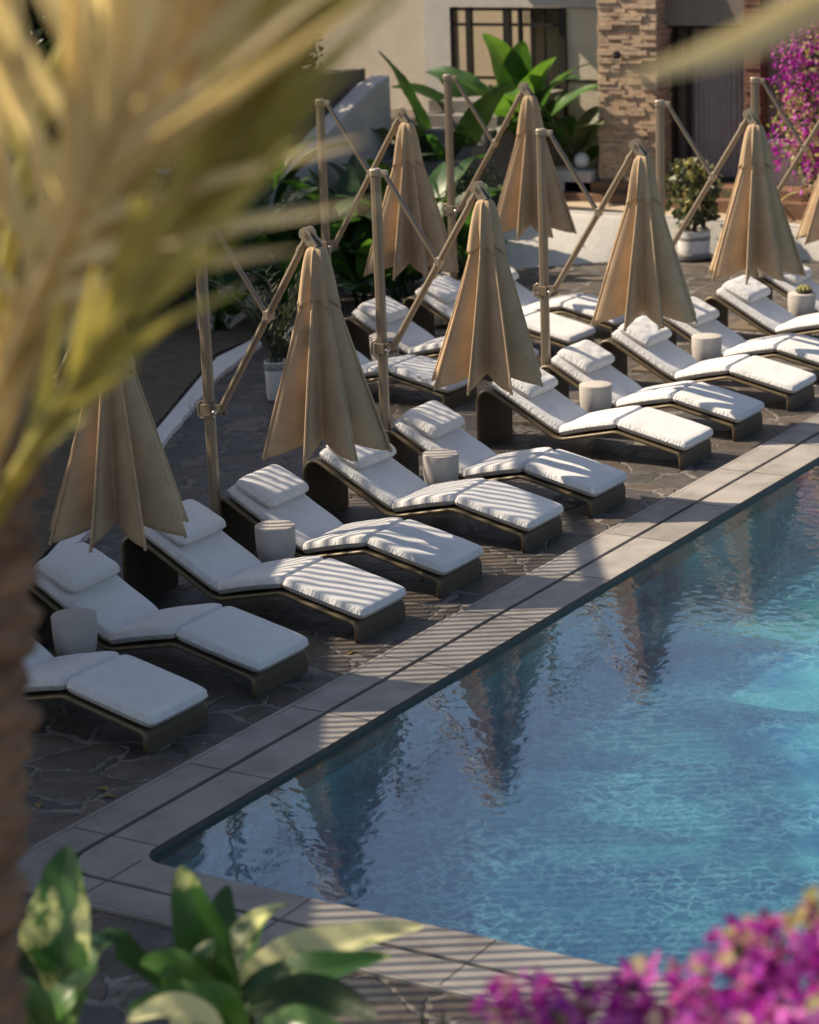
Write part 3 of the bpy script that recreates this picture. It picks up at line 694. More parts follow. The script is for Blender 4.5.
for z,th in ((3.48,.05),(3.22,.05),(2.32,.05),(1.40,.07)): wf.box(26.03,26.11,9.93,12.10,z-th/2,z+th/2)
for y in (10.28,10.5): wf.box(26.04,26.09,y-.012,y+.012,1.44,3.46)
for k in range(15):
    wf.box(26.05,26.08,9.98+.052*k-.004,9.98+.052*k+.004,3.24,3.46)
wfo = hpart(wf, 'window_frame', M['dark_metal'])
gp = MB(); gp.add([(26.07,9.93,1.38),(26.07,12.1,1.38),(26.07,12.1,3.5),(26.07,9.93,3.5)], [(0,1,2,3)]); hpart(gp, 'window_pane', M['glass'])
iw = MB(); iw.box(29.0,29.2,8.5,14.0,.9,4.2); hpart(iw, 'courtyard_wall_added', M['interior'])  # beige wall made up behind the window, left open overhead for sun
rn = MB()                                      # curtain hanging inside the window
pts = []
for k in range(60):
    y = 10.0+.70*k/59; pts.append((26.35+.035*math.sin(k*1.35),y))
rn.add([(x,y,1.42) for x,y in pts]+[(x,y,3.45) for x,y in pts], [(i,i+1,61+i,60+i) for i in range(59)])
hpart(rn, 'window_curtain', M['interior'], smooth=True)
dr = MB(); dr.box(24.98,25.06,5.95,7.36,.9,3.35)
dg = MB()
pts = []
for k in range(140):
    y = 5.97+1.05*k/139; pts.append((24.94+.018*math.sin(k*.55)+(.014 if (k//23)%2 else 0),y))
n = len(pts)
dg.add([(x,y,.95) for x,y in pts]+[(x,y,3.30) for x,y in pts], [(i,n+i,n+i+1,i+1) for i in range(n-1)])
hpart(dr, 'door_backing', M['wall_brown']); hpart(dg, 'door_curtain', M['curtain'], smooth=True)
dfm = MB()
for y,th in ((7.27,.06),(7.03,.05),(5.96,.05)): dfm.box(24.72,24.84,y-th/2,y+th/2,.9,3.35)
dfm.box(24.72,24.84,5.95,7.3,.9,.96); dfm.box(24.73,24.83,5.95,7.3,3.29,3.349)
hpart(dfm, 'sliding_door_frame', M['dark_metal'])
lamp = MB(); lamp.tube([(24.2,7.93,2.92),(24.06,7.93,2.92)],.015,8); lamp.lathe([(.055,-.06),(.06,0),(.05,.06)],14,(24.06,7.93,2.92)); hpart(lamp, 'wall_lamp', M['dark_metal'], smooth=True, angle=40)
rf = MB(); rf.box(24.0,34,-3,8.6,5.9,6.1); rf.box(24.0,26.3,8.6,13.0,5.9,6.1); rf.box(29.2,34,8.6,13.0,5.9,6.1); hpart(rf, 'roof', M['plaster'])  # gap left in the roof so sun brightens the space behind the window
bw = MB(); bw.box(33.7,34,-3,13,.9,5.9); bw.box(29.2,34,12.9,13.0,.9,5.9); hpart(bw, 'rear_wall', M['plaster'])
bw2 = MB(); bw2.box(29.4,29.6,12.7,22,0,6.5); o = bw2.build('garden_wall', M['plaster_warm']); tag(o, 'tall cream garden wall dappled with leaf shade behind the stone steps', 'wall')

# stone steps with their white side wall
stp = empty('stone_steps', (22,11,0), 'flight of grey stone steps climbing beside the white sloping wall', 'steps')
sm = MB()
for k in range(11):
    sm.box(19.9+.42*k, 28.0, 9.9, 11.44, .195*k, .195*(k+1))
o = sm.build('treads', simple('grey_step_stone',(.20,.185,.17),.85,var=.12,scale=3,bump=.4,bscale=25), None, bevel=.01); o.parent = stp; o.matrix_parent_inverse = Matrix.Translation((-22,-11,0))
sw = MB()
side = [(19.2,-.02),(22.95,-.02),(22.95,2.66),(22.5,2.56),(20.9,1.9),(19.9,1.5),(19.2,1.45)]
sw.add([(x,11.45,z) for x,z in side]+[(x,11.80,z) for x,z in side], [tuple(range(7)),tuple(range(13,6,-1))]+[(i,7+i,7+(i+1)%7,(i+1)%7) for i in range(7)])
o = sw.build('stair_wall', M['plaster'], bevel=.03); tag(o, 'white stucco wall stepping up along the stone steps', 'wall')
ut = MB(); ut.box(14.5,30,11.81,22,0,1.33); struct(ut.build('upper_garden', M['soil']))
bk_ = MB(); bk_.box(20.9,23.4,12.2,13.6,1.33,2.72); o = bk_.build('planter_block', M['wall_brown'], bevel=.02); tag(o, 'brown rendered block standing above the white stair wall', 'planter')

ch = empty('garden_armchair', (17.6,12.35,1.33), 'cream timber armchair with patterned cushion on the raised garden', 'armchair', rz=R_(150))
def cpart(mb,name,m,**k): return mb.build(name,m,ch,**k)
f = MB()
for sx in (-.34,.34):
    for sy in (-.33,.33): f.box(sx-.035,sx+.035,sy-.035,sy+.035,0,.62 if sy<0 else .86)
    f.box(sx-.045,sx+.045,-.38,.36,.62,.66)
f.box(-.34,.34,-.33,.33,.28,.36); f.box(-.34,.34,.30,.36,.78,.86)
cpart(f,'frame',M['chair_wood'],bevel=.006)
q = pillow_mesh(.62,.62,.14,n=8).build('seat_cushion', M['cushion'], ch, smooth=True); q.location=(0,-.02,.43)
q = pillow_mesh(.5,.42,.16,n=5).build('back_cushion', M['cloth_print'], ch, smooth=True); q.location=(0,.24,.70); q.rotation_euler=(R_(78),0,0)
tr = empty('trellis', (20.4,12.9,1.33), 'dark metal trellis standing behind the stair wall', 'trellis')
tm = MB()
for k in range(9): tm.box(-.6+.15*k-.012,-.6+.15*k+.012,-.012,.012,0,2.9)
for k in range(12): tm.box(-.62,.62,.013,.03,.2+.24*k-.012,.2+.24*k+.012)
tm.build('lattice', M['dark_metal'], tr); tr.rotation_euler.z = R_(-58)
pw = MB(); pw.prism([(15.4,9.45),(18.4,10.55),(18.2,10.95),(15.2,9.85)],0,.55); o = pw.build('planter_wall', M['plaster'], bevel=.02); tag(o,'low white stucco planter wall behind the potted grass','planter')

# ------------------------------------------------------------------ plants
def leaf(mb, pts, width, nrm, fold=.18, wav=.06, seed=0, prof_=None, cols=4):
    pts = [Vector(p) for p in pts]
    # resample to a smooth curve
    cur = []
    m_ = len(pts)
    for i in range(m_-1):
        p0,p1,p2,p3 = pts[max(i-1,0)],pts[i],pts[i+1],pts[min(i+2,m_-1)]
        for q in range(8):
            t = q/8; cur.append(.5*((2*p1)+(p2-p0)*t+(2*p0-5*p1+4*p2-p3)*t*t+(3*p1-p0-3*p2+p3)*t**3))
    cur.append(pts[-1]); n = len(cur); vs = []; nv = Vector(nrm).normalized()
    for i,p in enumerate(cur):
        s = i/(n-1); tg = (cur[min(i+1,n-1)]-cur[max(i-1,0)]).normalized(); sd = tg.cross(nv).normalized(); up = sd.cross(tg)
        wd = width/2*(prof_(s) if prof_ else max(.03,(math.sin(math.pi*min(1,s**.75*.96+.04)))**.7))
        for k in range(-cols,cols+1):
            u = k/cols
            vs.append(p+sd*wd*u+up*(fold*abs(u)*wd + wav*wd*(math.sin(s*17+seed+(1.5 if u>0 else 0))*u*u + .22*math.sin(s*75-abs(u)*9+seed)*min(1,abs(u)*3))))
    W = 2*cols+1
    mb.add(vs, [(i*W+k,i*W+k+1,(i+1)*W+k+1,(i+1)*W+k) for i in range(n-1) for k in range(W-1)])
def arc_leaf(mb, base, az, el, length, width, droop, rn_, stalk=.3, fold=.2):
    p = Vector(base); e = el; pts = []; N_ = 7; tw = rn_.uniform(-.5,.5)
    for i in range(N_+1):
        pts.append(p.copy()); d = Vector((math.cos(az)*math.cos(e),math.sin(az)*math.cos(e),math.sin(e))); p = p+d*length/N_; e -= droop/N_*(1.6*i/N_+.2)
    up = Vector((math.cos(az+tw)*-math.sin(el),math.sin(az+tw)*-math.sin(el),math.cos(el)+.2))
    ns = max(1,int(N_*stalk)); mb.tube(pts[:ns+1], length*.009, 5, caps=False)
    leaf(mb, pts[ns:], width, up, fold=fold, seed=rn_.uniform(0,6))
def broad_plant(name, loc, n, length, width, label, mats, seed, el=(.7,1.35), spread=6.28, az0=0, cat='plant', group=None, stalk=.3):
    r = random.Random(seed); root = empty(name, loc, label, cat, group)
    for half in range(2):
        mb = MB()
        for k in range(n//2):
            az = az0+spread*(k*2+half)/n+r.uniform(-.35,.35); l_ = length*r.uniform(.65,1.1)
            b_ = (r.uniform(-.12,.12),r.uniform(-.12,.12),r.uniform(0,.2)*length)
            arc_leaf(mb, b_, az, r.uniform(*el), l_, width*r.uniform(.75,1.1), r.uniform(.7,1.9), r, stalk)
        mb.build('foliage', mats[half%len(mats)], root, smooth=True)
    sb = MB()
    for k in range(4): sb.tube([(r.uniform(-.1,.1),r.uniform(-.1,.1),-.05),(r.uniform(-.14,.14),r.uniform(-.14,.14),length*.3)],[.035,.02],6)
    sb.build('stem', M['leaf_dk'], root, smooth=True)
    return root
def cloud(mb, c, rad, n, size, r, up=.4, elong=1.7, clumps=None):
    c = Vector(c); cl = []
    if clumps:
        for _ in range(clumps):
            v = Vector((r.gauss(0,1),r.gauss(0,1),r.gauss(0,1))).normalized(); cl.append((Vector((v.x*rad[0],v.y*rad[1],v.z*rad[2]))*r.uniform(.45,.95), r.uniform(.25,.5)))
    for _ in range(n):
        if cl:
            cc,cr = r.choice(cl); v = Vector((r.gauss(0,1),r.gauss(0,1),r.gauss(0,1))).normalized()*cr*r.random()**.4
            p = c+cc+Vector((v.x*rad[0],v.y*rad[1],v.z*rad[2]))
        else:
            v = Vector((r.gauss(0,1),r.gauss(0,1),r.gauss(0,1))).normalized()*r.random()**.33; p = c+Vector((v.x*rad[0],v.y*rad[1],v.z*rad[2]))
        d = Vector((r.gauss(0,1),r.gauss(0,1),r.gauss(0,1)+up)).normalized(); s_ = d.orthogonal().normalized(); s_.rotate(Quaternion(d,r.uniform(0,6.28))); nn = d.cross(s_)
        z = size*r.uniform(.6,1.3); L_ = z*elong
        mb.add([p, p+d*L_*.45+s_*z*.5+nn*z*.12, p+d*L_, p+d*L_*.45-s_*z*.5+nn*z*.12, p+d*L_*.45], [(0,1,4),(4,1,2),(0,4,3),(4,2,3)])
def bush(name, loc, rad, n, size, mats, seed, label, cat='shrub', group=None, clumps=14, stems=5, names=None, frac=None):
    r = random.Random(seed); root = empty(name, loc, label, cat, group)
    for i,m_ in enumerate(mats):
        mb = MB(); num = int(n*(frac[i] if frac else 1/len(mats)))
        if isinstance(m_, list):
            cloud(mb, (0,0,rad[2]*1.05), rad, int(num*.8), size, r, clumps=clumps); mb.cur = 1; cloud(mb, (0,0,rad[2]*1.05), rad, int(num*.2), size, r, clumps=clumps)
        else: cloud(mb, (0,0,rad[2]*1.05), rad, num, size, r, clumps=clumps)
        mb.build(names[i] if names else 'foliage', m_, root)
    sb = MB()
    for k in range(stems):
        a = r.uniform(0,6.28); q = r.uniform(.3,.7); sb.tube([(0.05*math.cos(a),.05*math.sin(a),-.05),(rad[0]*q*.5*math.cos(a),rad[1]*q*.5*math.sin(a),rad[2]*.7),(rad[0]*q*math.cos(a),rad[1]*q*math.sin(a),rad[2]*1.3)],[.03,.022,.012],6)
    sb.build('stem', M['twig'], root, smooth=True)
    return root
# broad-leaved clumps in the garden strip
bg = [((15.9,8.95,.03),9,1.5,.34,'broad leaved plant just left of the potted grass by the kerb'),
 ((17.2,9.35,.03),11,1.9,.42,'dark broad leaved plant behind the nearest closed parasol'),
 ((18.7,9.6,.03),12,2.0,.45,'big broad leaved plant at the near end of the white stair wall'),
 ((19.7,9.1,.03),11,1.8,.42,'broad leaved plant right of the first rear parasol pole'),
 ((18.0,8.3,.0),12,1.2,.30,'low dark leafy plant behind the first rear parasol'),
 ((20.9,9.6,.0),12,1.9,.42,'broad leaved plant between the steps and the second rear parasol pole'),
 ((23.0,10.6,.2),10,2.6,.5,'tall paddle leaved plant in front of the white house wall')]
bg += [((16.6,10.3,.03),12,2.2,.46,'large dark leaved plant in front of the low white planter wall'),
 ((18.2,10.9,.5),12,2.1,.46,'large broad leaved plant against the near end of the stair wall'),
 ((20.6,10.6,.2),11,1.7,.38,'leafy plant beside the lowest stone steps'),
 ((19.0,8.9,.0),12,1.5,.36,'shaded leafy plant between the potted grass and the first rear parasol')]
bg += [((15.3,9.5,.03),13,1.5,.36,'bright green leafy clump beyond the end of the white kerb'),
 ((17.6,8.7,.0),13,1.35,.34,'bright leafy clump behind the second closed parasol head'),
 ((20.2,8.6,.0),13,1.4,.34,'bright leafy clump behind the rear loungers, before the retaining wall')]
for i,(loc,n_,l_,w_,lab) in enumerate(bg):
    broad_plant('broad_leaf_plant', loc, n_, l_, w_, lab, [M['leaf'],M['leaf_dk']] if i < 11 else [M['leaf_lt'],M['leaf']], 20+i, group='broad leaved plants in the garden')
broad_plant('banana_plant', (24.6,10.1,.6), 16, 2.6, .6, 'tall banana plant with upright leaves before the black framed window', [M['leaf'],M['leaf_lt']], 41, el=(.9,1.5))
broad_plant('banana_plant', (24.7,9.0,.75), 10, 1.9, .42, 'brownish green banana plant in the planter left of the stone pillar', [M['leaf_gy'],M['leaf']], 42, el=(.5,1.3))
bush('round_hedge_bush', (22.5,9.75,.0), (.75,.75,.75), 2600, .035, [M['leaf_gy'],M['leaf_dk']], 5, 'dense small leaved bush behind the second rear parasol boom', clumps=26)
pl = MB(); pl.box(24.05,24.6,8.42,9.6,.6,1.06); pl.box(24.15,24.5,8.5,9.5,1.061,1.07); o = pl.build('planter_box', M['plaster'], bevel=.012); tag(o,'white stucco planter left of the stone pillar','planter')
gl = MB(); gl.ball((24.3,8.7,1.21),.13,18,12); o = gl.build('globe_light', M['pot_white'], smooth=True); tag(o,'pale globe resting in the planter beside the stone pillar','globe')
# tall shrubs on the raised garden, and trees behind
for i,(x,y,rr,h,lab) in enumerate(((15.6,13.6,1.0,1.3,'dark shrub on the raised garden left of the armchair'),(19.0,13.8,1.1,1.5,'dark shrub behind the armchair'),(22.2,12.9,.7,.7,'low dark shrub on the brown block'))):
    bush('garden_shrub', (x,y,1.33 if i<2 else 2.7), (rr,rr,h), 2200, .07, [M['leaf_dk'],M['leaf_gy']], 60+i, lab, group='shrubs on the raised garden')
def tree(loc, h, rad, n, size, seed, label, mats):
    r = random.Random(seed); root = empty('tree', loc, label, 'tree', 'trees behind the garden')
    tk = MB(); tk.tube([(0,0,-.1),(.1,.05,h*.35),(.0,.1,h*.7)],[.2,.15,.08],9)
    for k in range(6):
        a = k*1.05; tk.tube([(.05,.08,h*.4+.1*k),(rad*.4*math.cos(a),rad*.4*math.sin(a),h*.65),(rad*.75*math.cos(a),rad*.75*math.sin(a),h*.8)],[.07,.045,.02],6)
    tk.build('trunk', M['twig'], root, smooth=True)
    mb = MB(); cloud(mb,(0,0,h*.72),(rad,rad,h*.32),n,size,r,clumps=26); mb.build('crown', mats, root)
tree((19.5,17.5,1.33),6.5,2.6,6500,.13,71,'dark spreading tree behind the raised garden, left of the cream wall',M['leaf_dk'])
tree((15.2,17.0,1.33),6.0,2.6,6500,.13,72,'dense dark tree far left behind the palm leaves',M['leaf_dk'])
tree((25.0,19.5,1.33),6.0,2.4,5500,.13,73,'tree standing before the cream garden wall',M['leaf'])
bush('tall_hedge', (19.2,15.2,1.33), (3.6,1.1,2.2), 7000, .15, [M['leaf_dk'],M['leaf_gy']], 91, 'tall dark hedge across the back of the raised garden, behind the palm leaves', 'hedge', clumps=40, frac=[.7,.3])
bush('tall_hedge', (15.0,13.0,1.33), (1.6,2.2,1.9), 4500, .14, [M['leaf_dk'],M['leaf_gy']], 92, 'tall dark hedge at the far left, directly behind the palm crown', 'hedge', clumps=30, frac=[.7,.3])
# potted plants
def pot(loc, prof_, bands_, label, name):
    root = empty(name, loc, label, 'potted plant')
    b_ = MB(); b_.lathe(prof_, 32, cap1=False); po = b_.build('pot', M['pot_white'], root, smooth=True, angle=50)
    for (z0,z1,r_) in bands_:
        q = MB(); q.lathe([(r_,z0),(r_+.003,z0+.004),(r_+.003,z1-.004),(r_,z1)],32,cap0=False,cap1=False); q.build('pattern_band', M['pot_grey'], po, smooth=True)
    s_ = MB(); zt = prof_[-1][1]-.04; s_.lathe([(.001,zt),(prof_[-1][0]-.004,zt)],24,cap0=False,cap1=False); s_.build('soil', M['soil'], po)
    return root
p1 = pot((12.15,6.46,0), [(.11,0),(.125,.02),(.135,.4),(.14,.46),(.13,.46),(.125,.40)], [(.36,.44,.1385)], 'white pot of tall arching grass leaves behind the second closed parasol', 'potted_grass')
r = random.Random(8); gm = MB()
for k in range(26):
    az = r.uniform(0,6.28); el = r.uniform(1.15,1.5); L_ = r.uniform(.8,1.5); p = Vector((r.uniform(-.06,.06),r.uniform(-.06,.06),.42)); pts = []; e = el
    for i in range(8):
        pts.append(p.copy()); p = p+Vector((math.cos(az)*math.cos(e),math.sin(az)*math.cos(e),math.sin(e)))*L_/7; e -= .06+.28*(i/7)**2*r.uniform(.5,2)
    gm.tube(pts,[.006]*6+[.004,.002],4,caps=False)
    for i in range(2,8):                       # narrow leaflets along each stem
        for s_ in (-1,1):
            tg = (pts[i]-pts[i-1]).normalized(); sd = tg.cross(Vector((0,0,1))).normalized()*s_
            leaf(gm,[pts[i],pts[i]+(tg*.6+sd*.5)*.08,pts[i]+(tg*1.2+sd*.7+Vector((0,0,-.35)))*.14],.022,(0,0,1),cols=1)
gm.build('foliage', M['leaf_gy'], p1, smooth=True)
p2 = pot((22.7,5.98,0), [(.20,0),(.225,.02),(.245,.2),(.25,.42),(.255,.45),(.235,.45),(.23,.40)], [(.05,.12,.234),(.31,.37,.2475)], 'white banded pot with a round leaved shrub in front of the sliding door', 'potted_shrub')
r = random.Random(9); fm = MB(); cloud(fm,(0,0,1.05),(.44,.44,.52),120,.13,r,up=.1,elong=1.25); fm.build('foliage', M['leaf_cream'], p2); fm2 = MB(); cloud(fm2,(0,0,1.0),(.44,.44,.52),300,.13,r,up=.1,elong=1.25); fm2.build('foliage', M['leaf_gy'], p2)  # cream leaves paint a sunlit tone among the grey-green ones
sm_ = MB()
for k in range(5): sm_.tube([(r.uniform(-.04,.04),r.uniform(-.04,.04),.38),(r.uniform(-.2,.2),r.uniform(-.2,.2),1.2)],[.014,.007],6)
sm_.build('stem', M['twig'], p2, smooth=True)
tray = MB(); tray.lathe([(.29,0),(.33,.03),(.335,.05),(.30,.045)],28); o = tray.build('saucer', M['dark_metal'], p2, smooth=True); 
# bougainvillea by the house
def boug(loc, rad, n, size, seed, label, clumps=30):
    return bush('bougainvillea', loc, rad, n, size, [[M['bract'],M['bract_pk']],M['leaf_cream'],M['leaf_dk']], seed, label, 'bougainvillea', None, clumps, 7, ['bracts','pale_foliage','foliage'], [.5,.30,.2])  # pale foliage paints the sunlit leaves by colour
boug((23.95,4.25,.45),(.62,1.0,1.8),6200,.055,31,'tall magenta bougainvillea growing against the house at the right edge')
broad_plant('agave', (23.6,5.2,.5), 14, .6, .07, 'pale spiky plant at the foot of the far bougainvillea', [M['leaf_cream'],M['leaf_gy']], 77, el=(.4,1.2), stalk=0)

# ------------------------------------------------------------------ foreground palm
palm = empty('palm_tree', (-7.05,-5.3,0), 'palm with fibrous brown trunk and dry tan fronds at the left edge', 'palm tree')
def in_palm(o): o.parent = palm; o.matrix_parent_inverse = Matrix.Translation((7.05,5.3,0)); return o
T0 = Vector((-7.05,-5.3,-.1)); T1 = spot(-54,1024,7.0); T2 = spot(-36,520,7.0); T3 = spot(-22,420,7.0)
tk = MB(); P_ = []; RR = []
for i in range(150):
    s = i/149; p = T0.lerp(T1,s/.6) if s < .6 else (T1.lerp(T2,(s-.6)/.33) if s < .93 else T2.lerp(T3,(s-.93)/.07))
    P_.append(p); RR.append(.205+.018*math.sin(i*1.9)+.012*math.sin(i*.7))
tk.tube(P_, RR, 30)
tk.v = [tuple(Vector(v)+.022*noise.noise_vector(Vector(v)*9)+.012*noise.noise_vector(Vector(v)*27)) for v in tk.v]
in_palm(tk.build('trunk', M['bark'], smooth=True))
def frond(pts, nl, l0, width, ang, seed, m_, nrm=None, droop=.15, s0=.12, left=True, right=True):
    r = random.Random(seed); pts = [Vector(p) for p in pts]; cur = []
    for i in range(len(pts)-1):
        a0,a1,a2,a3 = pts[max(i-1,0)],pts[i],pts[i+1],pts[min(i+2,len(pts)-1)]
        for q in range(12):
            t = q/12; cur.append(.5*((2*a1)+(a2-a0)*t+(2*a0-5*a1+4*a2-a3)*t*t+(3*a1-a0-3*a2+a3)*t**3))
    cur.append(pts[-1]); n = len(cur)
    mb = MB(); mb.tube(cur,[.030*(1-.8*i/n) for i in range(n)],6)
    nv = Vector(nrm) if nrm else -AZ
    for k in range(nl):
        s = s0+(1-s0)*k/(nl-1); f_ = s*(n-1); i = min(int(f_),n-2); p = cur[i].lerp(cur[i+1],f_-i); tg = (cur[i+1]-cur[i]).normalized()
        for sg in (-1,1):
            if (sg<0 and not left) or (sg>0 and not right): continue
            sd = tg.cross(nv).normalized()*sg; a = R_(ang*(1.15-.45*s)*r.uniform(.75,1.25)); L_ = l0*(.55+.9*math.sin(math.pi*min(1,s*.8+.15)))*r.uniform(.8,1.1)
            d = tg*math.cos(a)+sd*math.sin(a)+nv*r.uniform(-.18,.18)
            q = [p]
            for j in range(1,5): q.append(p+d*L_*j/4+Vector((0,0,-droop*L_*(j/4)**2)))
            leaf(mb,q,width*r.uniform(.75,1.15),nv+sd*r.uniform(-.5,.5),fold=.35,wav=0,cols=1,prof_=lambda s_: max(.04,min(1,s_*6+.4)*(1-s_**2.2)))
    return in_palm(mb.build('frond', m_, smooth=True))
frond([spot(-30,470,6.9),spot(10,330,5.9),spot(70,180,5.2),spot(120,20,4.8),spot(190,-240,4.5)], 11, .85, .056, 58, 1, M['frond_tan'], right=False, droop=.0)
frond([spot(-30,480,6.9),spot(15,350,5.8),spot(85,190,5.1),spot(160,30,4.7),spot(250,-170,4.4)], 14, .74, .05, 22, 2, M['frond_tan'], droop=.02, s0=.34)
frond([spot(-25,550,6.9),spot(30,455,6.0),spot(115,330,5.3),spot(205,200,4.9),spot(275,75,4.6),spot(335,-50,4.4)], 16, .46, .044, 11, 3, M['frond_olive'], droop=.0, s0=.2)
frond([spot(-25,510,6.9),spot(10,410,6.1),spot(75,285,5.5),spot(155,150,5.0),spot(215,10,4.7),spot(270,-130,4.5)], 14, .60, .048, 13, 9, M['frond_tan'], droop=.0, s0=.3)
frond([spot(-40,520,6.9),spot(-30,380,6.1),spot(-10,230,5.6),spot(5,90,5.2),spot(0,-80,5.0)], 9, .7, .066, 34, 7, M['frond_tan'], right=False, droop=0)
f3 = frond([spot(-20,440,7.0),spot(60,60,6.6),spot(330,-330,5.6),spot(700,-420,4.7),spot(930,-260,4.2),spot(990,-60,4.0)], 30, .42, .045, 40, 4, M['frond_olive'], droop=.3)
xb = MB()
leaf(xb,[spot(960,-150,4.05),spot(860,-30,4.0),spot(770,30,4.0),spot(700,58,4.0),spot(625,80,4.0)],.075,-AZ,fold=.25,wav=0,cols=2,prof_=lambda s_: max(.03,1-s_**3))
leaf(xb,[spot(965,-140,4.1),spot(900,-60,4.1),spot(850,-10,4.1),spot(800,20,4.1),spot(740,28,4.1)],.05,-AZ,fold=.25,wav=0,cols=2,prof_=lambda s_: max(.03,1-s_**3))
in_palm(xb.build('frond_tip', M['frond_tan'], smooth=True))
for i,(az,el) in enumerate(((165,.2),(140,-.1))):
    c0 = T3; a = R_(az); pts = [c0]; e = el
    for k in range(4): pts.append(pts[-1]+Vector((math.cos(a)*math.cos(e),math.sin(a)*math.cos(e),math.sin(e)))*.8); e -= .35
    frond(pts,30,.5,.045,45,20+i,M['frond_olive'],nrm=(0,0,1),droop=.3)

# foreground broad leaves, bottom left
def fg_plant(name, base, label, leaves, cat='plant'):
    root = empty(name, base, label, cat)
    inv = Matrix.Translation(-Vector(base))
    for (pts,wd,nr,m_,fold) in leaves:
        mb = MB(); P = [spot(*p) for p in pts]
        leaf(mb, P, wd, nr, fold=fold, wav=.05, seed=len(mb.v)+wd*50)
        mb.tube([Vector(base)+Vector((0,0,.0)), (Vector(base)+P[0])/2+Vector((0,0,.15)), P[0], P[1]],[.018,.014,.011,.005],6)
        o = mb.build('leaf', m_, smooth=True); o.parent = root; o.matrix_parent_inverse = inv
    return root
VW = -AZ
GL = Vector((-.65,.14,.75))
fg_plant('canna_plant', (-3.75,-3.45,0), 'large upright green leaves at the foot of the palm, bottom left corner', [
 ([(58,1030,10),(60,960,10),(64,900,10.05),(68,846,10.1)],.36,VW+Vector((-.25,.45,.1)),M['leaf_sunspot'],.25),
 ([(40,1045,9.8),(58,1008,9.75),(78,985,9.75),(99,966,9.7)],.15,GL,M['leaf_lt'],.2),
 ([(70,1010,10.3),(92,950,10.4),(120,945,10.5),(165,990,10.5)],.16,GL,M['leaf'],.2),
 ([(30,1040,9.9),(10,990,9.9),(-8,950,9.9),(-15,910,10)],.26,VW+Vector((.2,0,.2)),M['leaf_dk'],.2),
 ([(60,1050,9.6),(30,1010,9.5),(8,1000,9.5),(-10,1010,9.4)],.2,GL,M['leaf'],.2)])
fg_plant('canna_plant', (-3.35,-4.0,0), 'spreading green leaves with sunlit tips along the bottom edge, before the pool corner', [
 ([(228,1010,10),(212,955,10),(196,910,10),(180,866,10.05)],.27,VW+Vector((-.5,.45,.15)),M['leaf_sunspot'],.3),
 ([(232,1005,10.2),(246,950,10.3),(262,918,10.4),(292,905,10.5)],.22,GL+Vector((.1,.2,0)),M['leaf_sunspot'],.3),
 ([(240,1000,10.1),(285,968,10.1),(345,945,10.2),(424,926,10.4)],.24,VW*.55+Vector((0,.25,.75)),M['leaf_sunspot2'],.45),
 ([(240,1005,9.9),(285,985,9.9),(335,970,9.9),(392,956,10)],.22,VW*.4+Vector((0,.25,.75)),M['leaf_sunspot'],.4),
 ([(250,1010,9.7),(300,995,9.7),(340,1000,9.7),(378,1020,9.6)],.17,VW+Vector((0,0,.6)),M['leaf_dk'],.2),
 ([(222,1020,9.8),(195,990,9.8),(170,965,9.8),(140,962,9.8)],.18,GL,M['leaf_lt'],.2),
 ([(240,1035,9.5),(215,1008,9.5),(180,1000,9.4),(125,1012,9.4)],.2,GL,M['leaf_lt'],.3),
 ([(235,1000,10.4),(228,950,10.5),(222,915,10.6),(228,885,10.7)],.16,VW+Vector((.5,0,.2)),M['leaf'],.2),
 ([(225,1000,9.9),(215,985,9.9),(205,960,9.9),(215,940,9.9)],.18,GL,M['leaf_sunspot2'],.2),
 ([(215,1050,9.2),(195,1024,9.2),(165,1012,9.2),(128,1022,9.1)],.17,VW*.6+Vector((0,.3,.7)),M['leaf_sunspot2'],.4),
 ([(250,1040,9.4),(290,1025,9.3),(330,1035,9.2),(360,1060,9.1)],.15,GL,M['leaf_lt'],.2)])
sn = empty('snake_plant', (-2.4,-4.4,0), 'dark upright spear leaves behind the sunlit leaves at the bottom edge', 'plant')
sm2 = MB(); r = random.Random(12)
for k in range(16):
    p = Vector((r.uniform(-.22,.22),r.uniform(-.22,.22),0)); h_ = r.uniform(.75,1.28)
    leaf(sm2,[p,p+Vector((r.uniform(-.03,.03),r.uniform(-.03,.03),h_*.5)),p+Vector((r.uniform(-.08,.08),r.uniform(-.08,.08),h_))],.06,(-.8,-.5,.2),fold=.3,wav=.1,cols=2,prof_=lambda s_: max(.05,min(1,s_*3+.5)*(1-s_**4)))
sm2.build('foliage', M['leaf_gy'], sn, smooth=True)
ds = empty('dry_stalk_plant', (-2.0,-2.9,0), 'thin dry brown stalks between the foreground leaves', 'plant')
sm3 = MB()
for k in range(9):
    a = r.uniform(0,6.28); sm3.tube([(r.uniform(-.08,.08),r.uniform(-.08,.08),0),(.1*math.cos(a),.1*math.sin(a),.5),(.2*math.cos(a),.2*math.sin(a),r.uniform(.7,1.0))],[.018,.012,.004],5)
cloud(sm3,(0,0,.75),(.2,.2,.25),40,.05,r); sm3.build('stalks', M['brown_wood'], ds)

